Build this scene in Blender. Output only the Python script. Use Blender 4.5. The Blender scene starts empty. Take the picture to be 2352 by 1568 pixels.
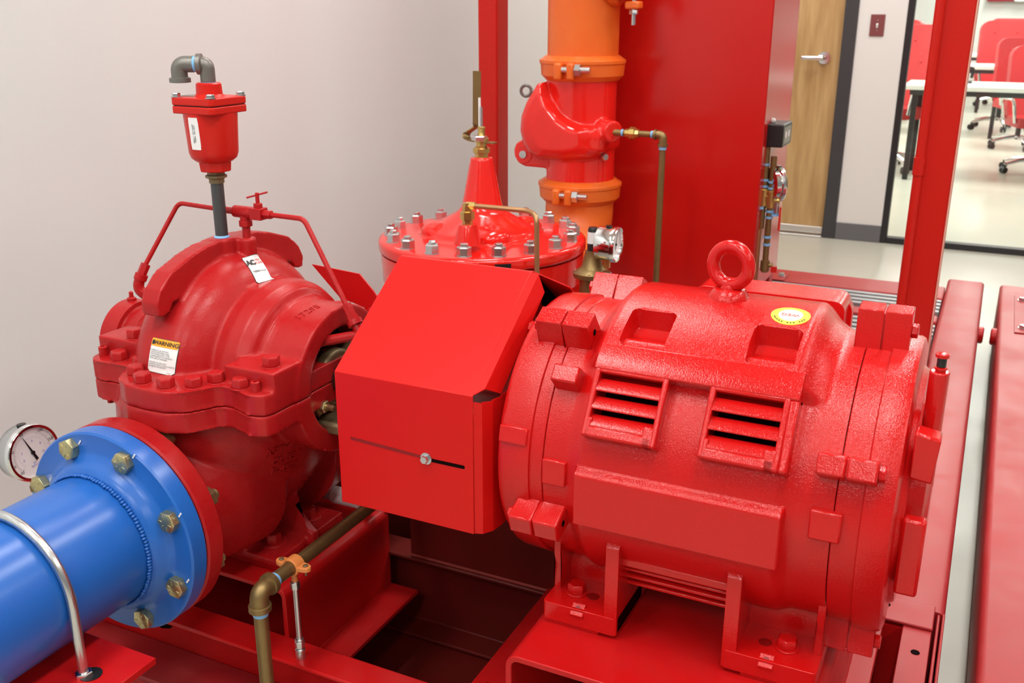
import bpy, bmesh, math, random
from mathutils import Vector, Matrix
from mathutils.bvhtree import BVHTree
pi = math.pi
V = Vector
random.seed(3)
C = bpy.context.scene.collection
sc = bpy.context.scene

# ---------------------------------------------------------------- camera
TH, AZ, RO = math.radians(18.62), math.radians(-25.85), math.radians(0.065)
F = V((math.sin(AZ)*math.cos(TH), math.cos(AZ)*math.cos(TH), -math.sin(TH)))
R0 = V((math.cos(AZ), -math.sin(AZ), 0)); U0 = R0.cross(F)
R = R0*math.cos(RO) + U0*math.sin(RO); U = -R0*math.sin(RO) + U0*math.cos(RO)
cam = bpy.data.objects.new('camera', bpy.data.cameras.new('camera')); C.objects.link(cam)
cam.matrix_world = Matrix(((R.x, U.x, -F.x, 0), (R.y, U.y, -F.y, 0), (R.z, U.z, -F.z, 1.30), (0, 0, 0, 1)))
cam.data.sensor_width = 36; cam.data.lens = 2266/2352*36
cam.data.clip_start = 0.05
cam.data.dof.use_dof = True; cam.data.dof.focus_distance = 1.5; cam.data.dof.aperture_fstop = 10
sc.camera = cam

# ---------------------------------------------------------------- world, view, lights
w = bpy.data.worlds.new('world'); sc.world = w; w.use_nodes = True
w.node_tree.nodes['Background'].inputs[0].default_value = (1.0, 0.99, 0.975, 1)
w.node_tree.nodes['Background'].inputs[1].default_value = 0.26
sc.view_settings.view_transform = 'Standard'; sc.view_settings.look = 'None'
sc.view_settings.gamma = 1; sc.view_settings.use_curve_mapping = False
sc.view_settings.exposure = -0.12

def troffer(x, y, power, sx=0.34, sy=1.2):
    l = bpy.data.lights.new('ceiling_lamp', 'AREA'); l.shape = 'RECTANGLE'; l.size = sx-.04; l.size_y = sy-.04
    l.energy = power; l.color = (1.0, 0.99, 0.955)
    o = bpy.data.objects.new('ceiling_lamp', l); C.objects.link(o); o.location = (x, y, 2.93)
TRO = [(-1.25, 0.2), (0.08, 0.6), (-1.25, 2.6), (0.08, 3.0), (-1.25, 4.9), (0.08, 5.2), (0.08, -1.8), (2.2, 0.6), (2.2, 3.0), (-1.25, -1.8), (2.2, -1.8), (0.08, -4.2)]
for x, y in TRO: troffer(x, y, 15 if x < -1 else 19)
for x, y in [(-1.7, 8.2), (0.1, 8.2), (1.9, 8.2), (-1.7, 11.5), (0.1, 11.5), (1.9, 11.5), (-0.9, 14.5), (1.2, 14.5), (0.1, 17.2)]: troffer(x, y, 70)

# ---------------------------------------------------------------- materials
def mat(name, col, rough=.5, metal=0., spec=.5, coat=0., bump=0., bscale=200., var=0., vscale=8., var_col=None,
        rvar=0., emit=None, trans=0., bdist=.0006):
    m = bpy.data.materials.new(name); m.use_nodes = True
    nt = m.node_tree; b = nt.nodes['Principled BSDF']; L = nt.links
    b.inputs['Base Color'].default_value = (*col, 1); b.inputs['Roughness'].default_value = rough
    b.inputs['Metallic'].default_value = metal; b.inputs['Specular IOR Level'].default_value = spec
    b.inputs['Coat Weight'].default_value = coat; b.inputs['Coat Roughness'].default_value = .06
    b.inputs['Transmission Weight'].default_value = trans
    if emit: b.inputs['Emission Color'].default_value = (*emit[:3], 1); b.inputs['Emission Strength'].default_value = emit[3]
    if bump or var or rvar:
        g = nt.nodes.new('ShaderNodeNewGeometry')
    if bump:
        n = nt.nodes.new('ShaderNodeTexNoise'); n.inputs['Scale'].default_value = bscale; n.inputs['Detail'].default_value = 2
        L.new(g.outputs['Position'], n.inputs['Vector'])
        bp = nt.nodes.new('ShaderNodeBump'); bp.inputs['Strength'].default_value = bump; bp.inputs['Distance'].default_value = bdist
        L.new(n.outputs['Fac'], bp.inputs['Height']); L.new(bp.outputs['Normal'], b.inputs['Normal'])
        if coat: L.new(bp.outputs['Normal'], b.inputs['Coat Normal'])
    if var or rvar:
        n2 = nt.nodes.new('ShaderNodeTexNoise'); n2.inputs['Scale'].default_value = vscale; n2.inputs['Detail'].default_value = 6
        n2.inputs['Roughness'].default_value = .65
        L.new(g.outputs['Position'], n2.inputs['Vector'])
        rp = nt.nodes.new('ShaderNodeValToRGB'); rp.color_ramp.elements[0].position = .42; rp.color_ramp.elements[1].position = .72
        L.new(n2.outputs['Fac'], rp.inputs['Fac'])
        if var:
            mx = nt.nodes.new('ShaderNodeMix'); mx.data_type = 'RGBA'
            vc = var_col or tuple(c*.6 for c in col)
            mx.inputs['A'].default_value = (*col, 1); mx.inputs['B'].default_value = (*vc, 1)
            ml = nt.nodes.new('ShaderNodeMath'); ml.operation = 'MULTIPLY'; ml.inputs[1].default_value = var
            L.new(rp.outputs['Color'], ml.inputs[0]); L.new(ml.outputs[0], mx.inputs['Factor'])
            L.new(mx.outputs['Result'], b.inputs['Base Color'])
        if rvar:
            ma = nt.nodes.new('ShaderNodeMath'); ma.operation = 'MULTIPLY_ADD'; ma.inputs[1].default_value = rvar; ma.inputs[2].default_value = rough
            L.new(rp.outputs['Color'], ma.inputs[0]); L.new(ma.outputs[0], b.inputs['Roughness'])
    return m
PUMP = mat('pump_red_paint', (.42, .009, .011), .27, bump=.4, bscale=260, var=.3, var_col=(.46, .035, .032), vscale=14, rvar=.15, spec=.26)
MOTOR = mat('motor_red_gloss', (.57, .006, .006), .12, coat=.35, bump=1.0, bscale=560, bdist=.00055, spec=.26)
MOTOR_S = mat('motor_red_smooth', (.57, .006, .006), .13, coat=.35, bump=.8, bscale=520, bdist=.0004, spec=.26)
GUARD = mat('guard_red_paint', (.62, .006, .005), .36, bump=.1, bscale=400, spec=.26)
SKID = mat('skid_red_paint', (.50, .006, .007), .3, var=.25, var_col=(.42, .03, .03), vscale=9, rvar=.15, bump=.06, bscale=500, spec=.26)
DARKRED = mat('dark_red_paint', (.13, .008, .006), .4, spec=.3, var=.5, var_col=(.09, .015, .008), vscale=10)  # darker red for the pan, rear rail, rear panel and guard back sheet
SKIDW = mat('skid_red_dusty', (.36, .016, .020), .40, spec=.35, var=.5, var_col=(.46, .06, .06), vscale=6, rvar=.14)
POSTM = mat('post_red_paint', (.58, .016, .010), .3, spec=.26)
CABM = mat('cabinet_red_paint', (.56, .008, .006), .2, bump=.03, bscale=30, bdist=.002)
VALVE = mat('valve_epoxy_red', (.80, .016, .010), .16, coat=.3, bump=.15, bscale=120)
ORANGE = mat('orange_coating', (.80, .140, .014), .34, var=.4, var_col=(.85, .22, .04), vscale=10)
CLAMPM = mat('orange_clamp_coating', (.72, .24, .065), .4)
BLUE = mat('blue_paint', (.014, .125, .50), .28, bump=.06, bscale=300, var=.15, var_col=(.03, .16, .55), vscale=5)
BRASS = mat('aged_brass', (.28, .19, .075), .42, .75, var=.5, var_col=(.20, .13, .06), vscale=30)
BRASSY = mat('bright_brass', (.62, .45, .15), .28, .9)
COPPER = mat('dull_copper_tube', (.45, .25, .12), .35, .8)
ZINCY = mat('yellow_zinc', (.55, .47, .24), .3, .9, var=.5, var_col=(.40, .45, .30), vscale=60)
ZINC = mat('zinc_plated_steel', (.62, .63, .64), .25, .95)
CHROME = mat('chrome', (.8, .8, .8), .08, 1)
STEEL = mat('dark_black_pipe', (.075, .078, .082), .38, .4, var=.2, var_col=(.1, .1, .1))
IRON = mat('malleable_iron', (.20, .19, .175), .42, .6, bump=.4, bscale=300)
PLATE = mat('grey_plate', (.32, .31, .28), .4, .5)
TAPE = mat('blue_thread_sealant', (.22, .50, .85), .6)
WHITE = mat('white_print', (.85, .85, .85), .35)
BLACK = mat('black_plastic', (.012, .012, .013), .35)
INK = mat('black_ink', (.02, .02, .02), .5)
GREYINK = mat('grey_ink', (.25, .25, .27), .5)
REDINK = mat('red_ink', (.75, .08, .05), .5)
BLUEINK = mat('blue_ink', (.25, .22, .6), .5)
AMBER = mat('amber_print', (.95, .40, .02), .4)
YELLOW = mat('yellow_print', (.95, .85, .06), .4)
PVC = mat('white_pvc', (.72, .70, .66), .35, var=.4, var_col=(.55, .5, .42), vscale=20)
DARK = mat('dark_void', (.006, .002, .002), .9, spec=.05)
GREASE = mat('oily_dark_casting', (.05, .015, .012), .35, .3)
BRONZE = mat('bronze_gland', (.22, .17, .09), .5, .6, var=.5, var_col=(.2, .12, .06), vscale=60)
CUTM = mat('dark_stamp', (.25, .0, .0), .5)
WALLM = mat('wall_paint', (.735, .785, .785), .26, bump=.05, bscale=60, bdist=.001)
WALL2 = mat('wall_paint_far', (.78, .76, .74), .45)
CEIL = mat('ceiling_paint', (.8, .79, .76), .8)
FLOORM = mat('polished_concrete', (.52, .50, .42), .30, spec=.3, var=.4, var_col=(.45, .44, .38), vscale=1.6, rvar=.08)
BASEM = mat('grey_rubber_base', (.14, .14, .15), .5)
FRAMED = mat('black_frame', (.018, .018, .02), .4)
FRAMEG = mat('dark_grey_frame', (.045, .045, .05), .45)
ALU = mat('aluminium', (.7, .7, .68), .3, .8)
TABLEW = mat('white_laminate', (.82, .82, .78), .35)
CHAIRR = mat('red_leather', (.60, .035, .04), .38)
MAROON = mat('switch_plate_maroon', (.22, .06, .06), .4)
STRUT = mat('galvanised_strut', (.36, .36, .37), .45, .5)
LAMP = mat('lamp_diffuser', (.9, .9, .9), .5, emit=(1, .96, .9, 9))

def wood():
    m = bpy.data.materials.new('birch_veneer'); m.use_nodes = True; nt = m.node_tree; L = nt.links
    b = nt.nodes['Principled BSDF']; b.inputs['Roughness'].default_value = .4
    g = nt.nodes.new('ShaderNodeNewGeometry'); mp = nt.nodes.new('ShaderNodeMapping'); mp.inputs['Scale'].default_value = (9, 9, .9)
    n = nt.nodes.new('ShaderNodeTexNoise'); n.inputs['Scale'].default_value = 3; n.inputs['Detail'].default_value = 8
    r = nt.nodes.new('ShaderNodeValToRGB'); r.color_ramp.elements[0].color = (.44, .26, .10, 1); r.color_ramp.elements[1].color = (.58, .38, .17, 1)
    r.color_ramp.elements[0].position = .35; r.color_ramp.elements[1].position = .65
    L.new(g.outputs['Position'], mp.inputs[0]); L.new(mp.outputs[0], n.inputs['Vector']); L.new(n.outputs['Fac'], r.inputs[0]); L.new(r.outputs[0], b.inputs['Base Color'])
    return m
WOOD = wood()
def glass():
    m = bpy.data.materials.new('clear_glass'); m.use_nodes = True; nt = m.node_tree
    b = nt.nodes['Principled BSDF']; o = nt.nodes['Material Output']
    t = nt.nodes.new('ShaderNodeBsdfTransparent'); t.inputs[0].default_value = (.93, .97, .95, 1)
    gl = nt.nodes.new('ShaderNodeBsdfGlossy'); gl.inputs['Roughness'].default_value = .02
    fr = nt.nodes.new('ShaderNodeFresnel'); fr.inputs[0].default_value = 1.45
    mx = nt.nodes.new('ShaderNodeMixShader')
    nt.links.new(fr.outputs[0], mx.inputs[0]); nt.links.new(t.outputs[0], mx.inputs[1]); nt.links.new(gl.outputs[0], mx.inputs[2])
    nt.links.new(mx.outputs[0], o.inputs[0]); nt.nodes.remove(b)
    return m
GLASS = glass()

# ---------------------------------------------------------------- geometry helpers
ORG = {}
BV = {}
def nb(): return bmesh.new()
def box(bm, x0, x1, y0, y1, z0, z1):
    r = bmesh.ops.create_cube(bm, size=1)
    for v in r['verts']:
        v.co = V((x0 if v.co.x < 0 else x1, y0 if v.co.y < 0 else y1, z0 if v.co.z < 0 else z1))
    return r['verts']
def fbox(bm, o, u, v, n, du, dv, dn):
    """box about o in a frame; du,dv,dn are (lo,hi)"""
    vs = box(bm, du[0], du[1], dv[0], dv[1], dn[0], dn[1])
    for q in vs: q.co = o + u*q.co.x + v*q.co.y + n*q.co.z
    fs = set(f for q in vs for f in q.link_faces)
    bmesh.ops.recalc_face_normals(bm, faces=list(fs))
    return vs
def basis(a):
    a = a.normalized(); t = V((0, 0, 1)) if abs(a.z) < .9 else V((1, 0, 0))
    u = a.cross(t).normalized(); return u, a.cross(u).normalized()
def rev(bm, prof, o, axis, n=32, closed=False, rot=0, ref=None):
    """revolve (t,r) profile about axis through o"""
    o = V(o); a = V(axis).normalized(); u, v = basis(a)
    if ref is not None: u = (V(ref) - a*a.dot(V(ref))).normalized(); v = a.cross(u)
    rings = []
    for t, r in prof:
        if r < 1e-6: rings.append([bm.verts.new(o+a*t)])
        else: rings.append([bm.verts.new(o+a*t+(u*math.cos(2*pi*(k+rot)/n)+v*math.sin(2*pi*(k+rot)/n))*r) for k in range(n)])
    m = len(rings); fs = []
    for i in range(m if closed else m-1):
        A, B = rings[i], rings[(i+1) % m]
        for k in range(n):
            k2 = (k+1) % n
            if len(A) == 1 and len(B) == 1: continue
            if len(A) == 1: fs.append(bm.faces.new((A[0], B[k2], B[k])))
            elif len(B) == 1: fs.append(bm.faces.new((A[k], A[k2], B[0])))
            else: fs.append(bm.faces.new((A[k], A[k2], B[k2], B[k])))
    if not closed:
        for Rg in (rings[0], rings[-1]):
            if len(Rg) > 1: fs.append(bm.faces.new(Rg))
    bmesh.ops.recalc_face_normals(bm, faces=fs)
def cyl(bm, p0, p1, r0, r1=None, n=24, rot=0, ref=None):
    p0, p1 = V(p0), V(p1); d = p1-p0
    rev(bm, [(0, r0), (d.length, r0 if r1 is None else r1)], p0, d, n, rot=rot, ref=ref)
def tor(bm, o, axis, Rr, r, n=48, m=16, squash=1):
    prof = [(math.sin(2*pi*k/m)*r, Rr+math.cos(2*pi*k/m)*r*squash) for k in range(m)]
    rev(bm, prof, o, axis, n, closed=True)
def ball(bm, o, r, sc3=(1, 1, 1), seg=24):
    q = bmesh.ops.create_uvsphere(bm, u_segments=seg, v_segments=seg//2, radius=r)
    for v in q['verts']: v.co = V((v.co.x*sc3[0], v.co.y*sc3[1], v.co.z*sc3[2])) + V(o)
def fillet(pts, Rf, k=8):
    pts = [V(p) for p in pts]; out = [pts[0]]
    for i in range(1, len(pts)-1):
        a, b, c = pts[i-1], pts[i], pts[i+1]
        d1 = (a-b); d2 = (c-b); r = min(Rf, d1.length*.49, d2.length*.49); p = b+d1.normalized()*r; q = b+d2.normalized()*r
        for j in range(k+1):
            t = j/k; out.append(p*(1-t)**2 + b*2*t*(1-t) + q*t*t)
    out.append(pts[-1]); return out
def tube(bm, pts, r, n=14, cap=True, radii=None):
    pts = [V(p) for p in pts]; rings = []; u = None
    for i, p in enumerate(pts):
        d = ((pts[i+1]-p) if i == 0 else (p-pts[i-1]) if i == len(pts)-1 else (pts[i+1]-pts[i-1])).normalized()
        if u is None: u, _ = basis(d)
        else: u = (u - d*u.dot(d)).normalized()
        v = d.cross(u); rr = radii[i] if radii else r
        rings.append([bm.verts.new(p+(u*math.cos(2*pi*k/n)+v*math.sin(2*pi*k/n))*rr) for k in range(n)])
    fs = []
    for A, B in zip(rings, rings[1:]):
        for k in range(n): fs.append(bm.faces.new((A[k], A[(k+1) % n], B[(k+1) % n], B[k])))
    if cap: fs.append(bm.faces.new(rings[0])); fs.append(bm.faces.new(rings[-1]))
    bmesh.ops.recalc_face_normals(bm, faces=fs)
def prism(bm, poly, o, u, v, n, a, b):
    o, u, v, n = V(o), V(u), V(v), V(n)
    A = [bm.verts.new(o+u*p[0]+v*p[1]+n*a) for p in poly]; B = [bm.verts.new(o+u*p[0]+v*p[1]+n*b) for p in poly]
    fs = [bm.faces.new(A), bm.faces.new(B)]; N = len(poly)
    for i in range(N): fs.append(bm.faces.new((A[i], A[(i+1) % N], B[(i+1) % N], B[i])))
    bmesh.ops.triangulate(bm, faces=fs[:2], quad_method='BEAUTY', ngon_method='EAR_CLIP')
    bmesh.ops.recalc_face_normals(bm, faces=[f for f in bm.faces if f.is_valid and any(q in f.verts for q in (A[0], B[0]))] and list(bm.faces))
X3, Y3, Z3 = V((1, 0, 0)), V((0, 1, 0)), V((0, 0, 1))
def rrect(w_, h_, r, k=6, cx=0, cy=0):
    out = []
    for sx, sy, a0 in ((1, 1, 0), (-1, 1, 90), (-1, -1, 180), (1, -1, 270)):
        for j in range(k+1):
            a = math.radians(a0+90*j/k); out.append((cx+sx*(w_/2-r)+r*math.cos(a), cy+sy*(h_/2-r)+r*math.sin(a)))
    return out

def obj(name, bm, m, parent=None, bev=0, seg=2, ang=35, keep_bvh=None, smooth=True):
    me = bpy.data.meshes.new(name); bm.normal_update()
    if keep_bvh: BV[keep_bvh] = BVHTree.FromBMesh(bm)
    bm.to_mesh(me); bm.free()
    me.materials.append(m)
    xs = [v.co for v in me.vertices]
    lo = V((min(c.x for c in xs), min(c.y for c in xs), min(c.z for c in xs))); hi = V((max(c.x for c in xs), max(c.y for c in xs), max(c.z for c in xs)))
    org = (lo+hi)/2
    if parent is None: org.z = lo.z
    me.transform(Matrix.Translation(-org))
    if smooth:
        me.shade_smooth()
        me.set_sharp_from_angle(angle=math.radians(ang))
    o = bpy.data.objects.new(name, me); C.objects.link(o); ORG[o.name] = org
    if parent is not None:
        o.parent = parent; o.location = org - ORG[parent.name]
    else: o.location = org
    if bev:
        b = o.modifiers.new('bevel', 'BEVEL'); b.width = bev; b.segments = seg; b.limit_method = 'ANGLE'; b.angle_limit = math.radians(40); b.harden_normals = False
    return o
def thing(name, label, cat, loc, group=None):
    o = bpy.data.objects.new(name, None); C.objects.link(o); o.location = loc; ORG[o.name] = V(loc); o.empty_display_size = .05
    o['label'] = label; o['category'] = cat
    if group: o['group'] = group
    return o
def tag(o, label, cat, group=None):
    o['label'] = label; o['category'] = cat
    if group: o['group'] = group
    return o
def struct(o): o['kind'] = 'structure'; return o
def fused(bm, voxel=.004, smooth=4, fac=.5):
    """union of the closed shapes in bm as one cast surface with soft fillets; returns a new bmesh"""
    me = bpy.data.meshes.new('tmp'); bm.to_mesh(me); bm.free()
    o = bpy.data.objects.new('tmp', me); C.objects.link(o)
    rm = o.modifiers.new('r', 'REMESH'); rm.mode = 'VOXEL'; rm.voxel_size = voxel
    s = o.modifiers.new('s', 'SMOOTH'); s.iterations = smooth; s.factor = fac
    dg = bpy.context.evaluated_depsgraph_get(); dg.update()
    ev = o.evaluated_get(dg); m2 = ev.to_mesh()
    out = bmesh.new(); out.from_mesh(m2); ev.to_mesh_clear()
    bpy.data.objects.remove(o); bpy.data.meshes.remove(me)
    return out
def dup(o, parent, world_loc, rot=None):
    c = o.copy(); C.objects.link(c); c.parent = parent
    base = ORG[parent.name] if parent else V((0, 0, 0))
    c.location = V(world_loc)-base; ORG[c.name] = V(world_loc)
    if rot is not None: c.rotation_euler = rot
    for ch in o.children:
        d = ch.copy(); C.objects.link(d); d.parent = c
    return c
def dup_thing(root, loc, rotz, label, group=None):
    r = root.copy(); C.objects.link(r); r.location = loc; r.rotation_euler = (0, 0, rotz); r['label'] = label
    if group: r['group'] = group
    for ch in root.children:
        c = ch.copy(); C.objects.link(c); c.parent = r
        for g in ch.children:
            d = g.copy(); C.objects.link(d); d.parent = c
    return r
def text_bm(s, size, o, u, v, n, ext=.0002, align='CENTER', bv=None, off=.0005, shear=0, bold=0, wscale=1):
    cu = bpy.data.curves.new('t', 'FONT'); cu.body = s; cu.size = size; cu.align_x = align; cu.align_y = 'CENTER'
    cu.extrude = ext; cu.shear = shear; cu.offset = bold; cu.resolution_u = 3; cu.space_line = .95
    t = bpy.data.objects.new('t', cu); C.objects.link(t)
    dg = bpy.context.evaluated_depsgraph_get(); dg.update()
    me = t.evaluated_get(dg).to_mesh(); bm = bmesh.new(); bm.from_mesh(me); t.evaluated_get(dg).to_mesh_clear()
    bpy.data.objects.remove(t); bpy.data.curves.remove(cu)
    o, u, v, n = V(o), V(u), V(v), V(n)
    if bv: bmesh.ops.subdivide_edges(bm, edges=[e for e in bm.edges if e.calc_length() > size*.5], cuts=2)
    for q in bm.verts:
        h = q.co.z
        p = o+u*q.co.x*wscale+v*q.co.y
        if bv:
            hit = BV[bv].ray_cast(p+n*.06, -n, .2)
            if hit[0] is not None: p = hit[0]
        q.co = p+n*(off+h+ext)
    return bm
def decal_bm(o, u, v, n, w_, h_, r, bv=None, off=.0004, nx=12, ny=14, thick=.0003, ellipse=False):
    bm = nb(); o, u, v, n = V(o), V(u), V(v), V(n); top = []; 
    for j in range(ny+1):
        b = -1+2*j/ny; row = []
        if ellipse: b = math.sin(b*pi/2); hw = w_/2*math.sqrt(max(0, 1-b*b))+1e-5
        else:
            yy = abs(b)*h_/2; over = yy-(h_/2-r); hw = w_/2 - (r-math.sqrt(max(0, r*r-over*over)) if over > 0 else 0)
        for i in range(nx+1):
            a = -1+2*i/nx; p = o+u*a*hw+v*b*h_/2
            if bv:
                hit = BV[bv].ray_cast(p+n*.06, -n, .2)
                if hit[0] is not None: p = hit[0]
            row.append(bm.verts.new(p+n*(off+thick)))
        top.append(row)
    for j in range(ny):
        for i in range(nx): bm.faces.new((top[j][i], top[j][i+1], top[j+1][i+1], top[j+1][i]))
    bmesh.ops.recalc_face_normals(bm, faces=bm.faces)
    if sum((f.normal.dot(n) for f in bm.faces)) < 0: bmesh.ops.reverse_faces(bm, faces=bm.faces)
    r_ = bmesh.ops.extrude_face_region(bm, geom=bm.faces[:])
    for q in r_['geom']:
        if isinstance(q, bmesh.types.BMVert): q.co -= n*(thick+off)
    return bm
def hexbolt(bm, base, axis, rh, h, washer=0, rot=0):
    """hex head standing on base along axis"""
    a = V(axis).normalized(); b = V(base)
    if washer: rev(bm, [(0, washer), (h*.18, washer)], b, a, 24); b = b+a*h*.18
    rev(bm, [(0, rh), (h*.82, rh), (h, rh*.86), (h, 0)], b, a, 6, rot=rot)

exec_order = []
PX, YS, ZS, SZ = -1.185, 1.30, .70, .507

# ================================================================ SETTING
bm = nb(); box(bm, -4, 6, -7, 21, -.1, 0); struct(obj('floor', bm, FLOORM, smooth=False))
bm = nb(); box(bm, -2.12, -2.0, -7, 6.06, 0, 3.0); struct(obj('wall_left', bm, WALLM, smooth=False))
bm = nb(); box(bm, -4, 6, -7, 21, 3.0, 3.1); struct(obj('ceiling', bm, CEIL, smooth=False))
YB = 6.06
bm = nb()
box(bm, -2.0, -1.80, YB, YB+.14, 0, 3.0)          # left of the door
box(bm, -1.80, -.79, YB, YB+.14, 2.16, 3.0)       # above the door
box(bm, -.79, -.535, YB, YB+.14, 0, 3.0)          # pier with the switch
box(bm, -.535, 6.0, YB, YB+.14, 2.72, 3.0)
struct(obj('wall_back', bm, WALL2, smooth=False))
bm = nb(); box(bm, -.79, -.535, YB-.010, YB, 0, .10); struct(obj('baseboard_back', bm, BASEM, bev=.003))
# door frame and door
bm = nb()
for x0, x1 in ((-.865, -.79), (-1.80, -1.755)): box(bm, x0, x1, YB-.012, YB+.10, 0, 2.12)
box(bm, -1.80, -.79, YB-.012, YB+.10, 2.12, 2.17)
struct(obj('trim_1', bm, FRAMEG, bev=.004))
bm = nb(); box(bm, -1.755, -.868, YB+.02, YB+.065, .012, 2.12); door = struct(obj('door_1', bm, WOOD, smooth=False))
bm = nb(); cyl(bm, (-.955, YB+.02, 1.036), (-.955, YB+.006, 1.036), .038, .034); obj('lever_rose', bm, CHROME, door)
bm = nb(); tube(bm, fillet([(-.955, YB+.02, 1.036), (-.955, YB-.035, 1.036), (-1.075, YB-.035, 1.036)], .018), .0125, 12); obj('door_handle', bm, CHROME, door)
bm = nb(); box(bm, -1.755, -.868, YB+.004, YB+.02, .020, .060); obj('door_sweep', bm, ALU, door, bev=.003)
bm = nb(); box(bm, -1.80, -.865, YB-.03, YB+.10, 0, .012); struct(obj('threshold', bm, ALU, bev=.003))
# glass partition
bm = nb()
box(bm, -.535, -.50, YB-.005, YB+.06, 0, 2.72); box(bm, -.50, 5.9, YB-.005, YB+.06, 0, .035); box(bm, -.50, 5.9, YB-.005, YB+.06, 2.68, 2.72)
box(bm, 2.4, 2.44, YB-.005, YB+.06, .035, 2.68)
fr = struct(obj('window_1', bm, FRAMED, bev=.003))
bm = nb(); box(bm, -.50, 2.4, YB+.025, YB+.035, .035, 2.68); obj('pane', bm, GLASS, fr, smooth=False)
bm = nb(); box(bm, 2.44, 5.9, YB+.025, YB+.035, .035, 2.68); obj('pane', bm, GLASS, fr, smooth=False)
# the room behind
bm = nb(); box(bm, -4, 6, 18.6, 18.75, 0, 3.0); struct(obj('wall_far', bm, WALL2, smooth=False))
bm = nb(); box(bm, -2.6, -2.5, 6.2, 18.6, 0, 3.0); struct(obj('wall_side', bm, WALL2, smooth=False))
# switch
sw = thing('light_switch', 'maroon light switch plate with white toggle beside the glass wall', 'light switch', (-.684, YB, 1.16))
bm = nb(); box(bm, -.722, -.646, YB-.006, YB, 1.158, 1.274); obj('switch_plate', bm, MAROON, sw, bev=.002)
bm = nb(); fbox(bm, V((-.684, YB-.006, 1.216)), X3, (Z3+Y3*-.4).normalized(), V((0, -1, -.4)).normalized(), (-.005, .005), (-.011, .011), (-.002, .012)); obj('toggle', bm, WHITE, sw, bev=.001)
for z in (1.190, 1.243):
    bm = nb(); cyl(bm, (-.684, YB-.006, z), (-.684, YB-.0075, z), .003, n=10); obj('screw', bm, ALU, sw)
# ceiling lamps as fixtures
for i, (x, y) in enumerate(TRO):
    where = ['nearest the left wall, over the suction pipe', 'over the motor', 'over the diaphragm valve', 'over the grating deck', 'near the wooden door', 'near the glass wall', 'behind the camera position', 'over the second skid, front', 'over the second skid, back', 'behind the camera position, by the left wall', 'behind the camera position, on the right', 'farthest behind the camera position'][i]
    t = thing('ceiling_light', 'recessed white ceiling light panel ' + where, 'ceiling light', (x, y, 2.94), 'ceiling light panels in the pump room')
    bm = nb()
    for a in ((-.19, -.16, -.62, .62), (.16, .19, -.62, .62), (-.16, .16, -.62, -.59), (-.16, .16, .59, .62)): box(bm, x+a[0], x+a[1], y+a[2], y+a[3], 2.95, 3.0)
    obj('frame', bm, WHITE, t)
    bm = nb(); box(bm, x-.16, x+.16, y-.59, y+.59, 2.97, 2.985); obj('diffuser', bm, LAMP, t)

# ================================================================ SKIDS
def chan_y(bm, prof, y0, y1): prism(bm, prof, (0, 0, 0), X3, Z3, Y3, y0, y1)
def chan_x(bm, prof, x0, x1): prism(bm, prof, (0, 0, 0), Y3, Z3, X3, x0, x1)
sk = thing('pump_skid', 'red painted steel channel base frame under the pump and motor', 'machine base', (-.8, 1.33, 0))
ft = .007
# front rim: C channel opening towards the viewer
bm = nb(); chan_x(bm, [(1.105, .25), (1.165, .25), (1.165, .06), (1.105, .06), (1.105, .068), (1.157, .068), (1.157, .242), (1.105, .242)], -2.0+.25, -.10); obj('front_rail', bm, SKID, sk, bev=.003)
bm = nb(); chan_x(bm, [(1.550, .25), (1.486, .25), (1.486, .242), (1.542, .242), (1.542, .068), (1.486, .068), (1.486, .06), (1.55, .06)], -1.75, -.10); obj('rear_rail', bm, DARKRED, sk, bev=.003)
bm = nb(); chan_x(bm, [(1.10, .048), (1.56, .048), (1.56, .056), (1.10, .056)], -1.74, -.10); obj('drip_pan', bm, DARKRED, sk)  # left part covers a black opening; that darkness is put into the colour
bm = nb(); chan_x(bm, [(1.06, .150), (1.157, .150), (1.157, .141), (1.06, .141)], -1.75, -.10); obj('front_ledge', bm, SKIDW, sk, bev=.003)
bm = nb(); chan_x(bm, [(1.06, .141), (1.068, .141), (1.068, .02), (1.06, .02)], -1.75, -.10); obj('front_skirt', bm, SKID, sk, bev=.003)
bm = nb(); tube(bm, [(-1.75, 1.150, .226), (-.10, 1.150, .226)], .006, 8); obj('weld_bead', bm, SKID, sk)
bm = nb(); box(bm, -1.76, -1.70, 1.105, 1.55, .05, .243); obj('side_rail', bm, SKID, sk, bev=.003)
bm = nb(); prism(bm, rrect(.036, .018, .0089), (-1.292, 1.1565, .193), V((.96, 0, .28)), V((-.28, 0, .96)), Y3, -.001, .0003); obj('slot', bm, DARK, sk)
# pump pedestal (folded hat section, open front)
T = .009
x0, x1, zt = -1.375, -1.0, .345
def strip(bm, path, t, y0, y1):
    pts = [V((p[0], 0, p[1])) for p in path]; A = []
    for i, p in enumerate(pts):
        d1 = (p-pts[i-1]).normalized() if i else (pts[1]-p).normalized(); d2 = (pts[i+1]-p).normalized() if i < len(pts)-1 else d1
        n1 = V((-d1.z, 0, d1.x)); n2 = V((-d2.z, 0, d2.x)); m = (n1+n2).normalized(); k = 1/max(.3, m.dot(n1))
        A.append([bm.verts.new(p+m*t/2*k*s_+Y3*y) for y in (y0, y1) for s_ in (-1, 1)])
    for a, b in zip(A, A[1:]):
        for i_, j_ in ((0, 1), (1, 3), (3, 2), (2, 0)): bm.faces.new((a[i_], a[j_], b[j_], b[i_]))
    for a in (A[0], A[-1]): bm.faces.new((a[0], a[1], a[3], a[2]))
    bmesh.ops.recalc_face_normals(bm, faces=bm.faces)
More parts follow.
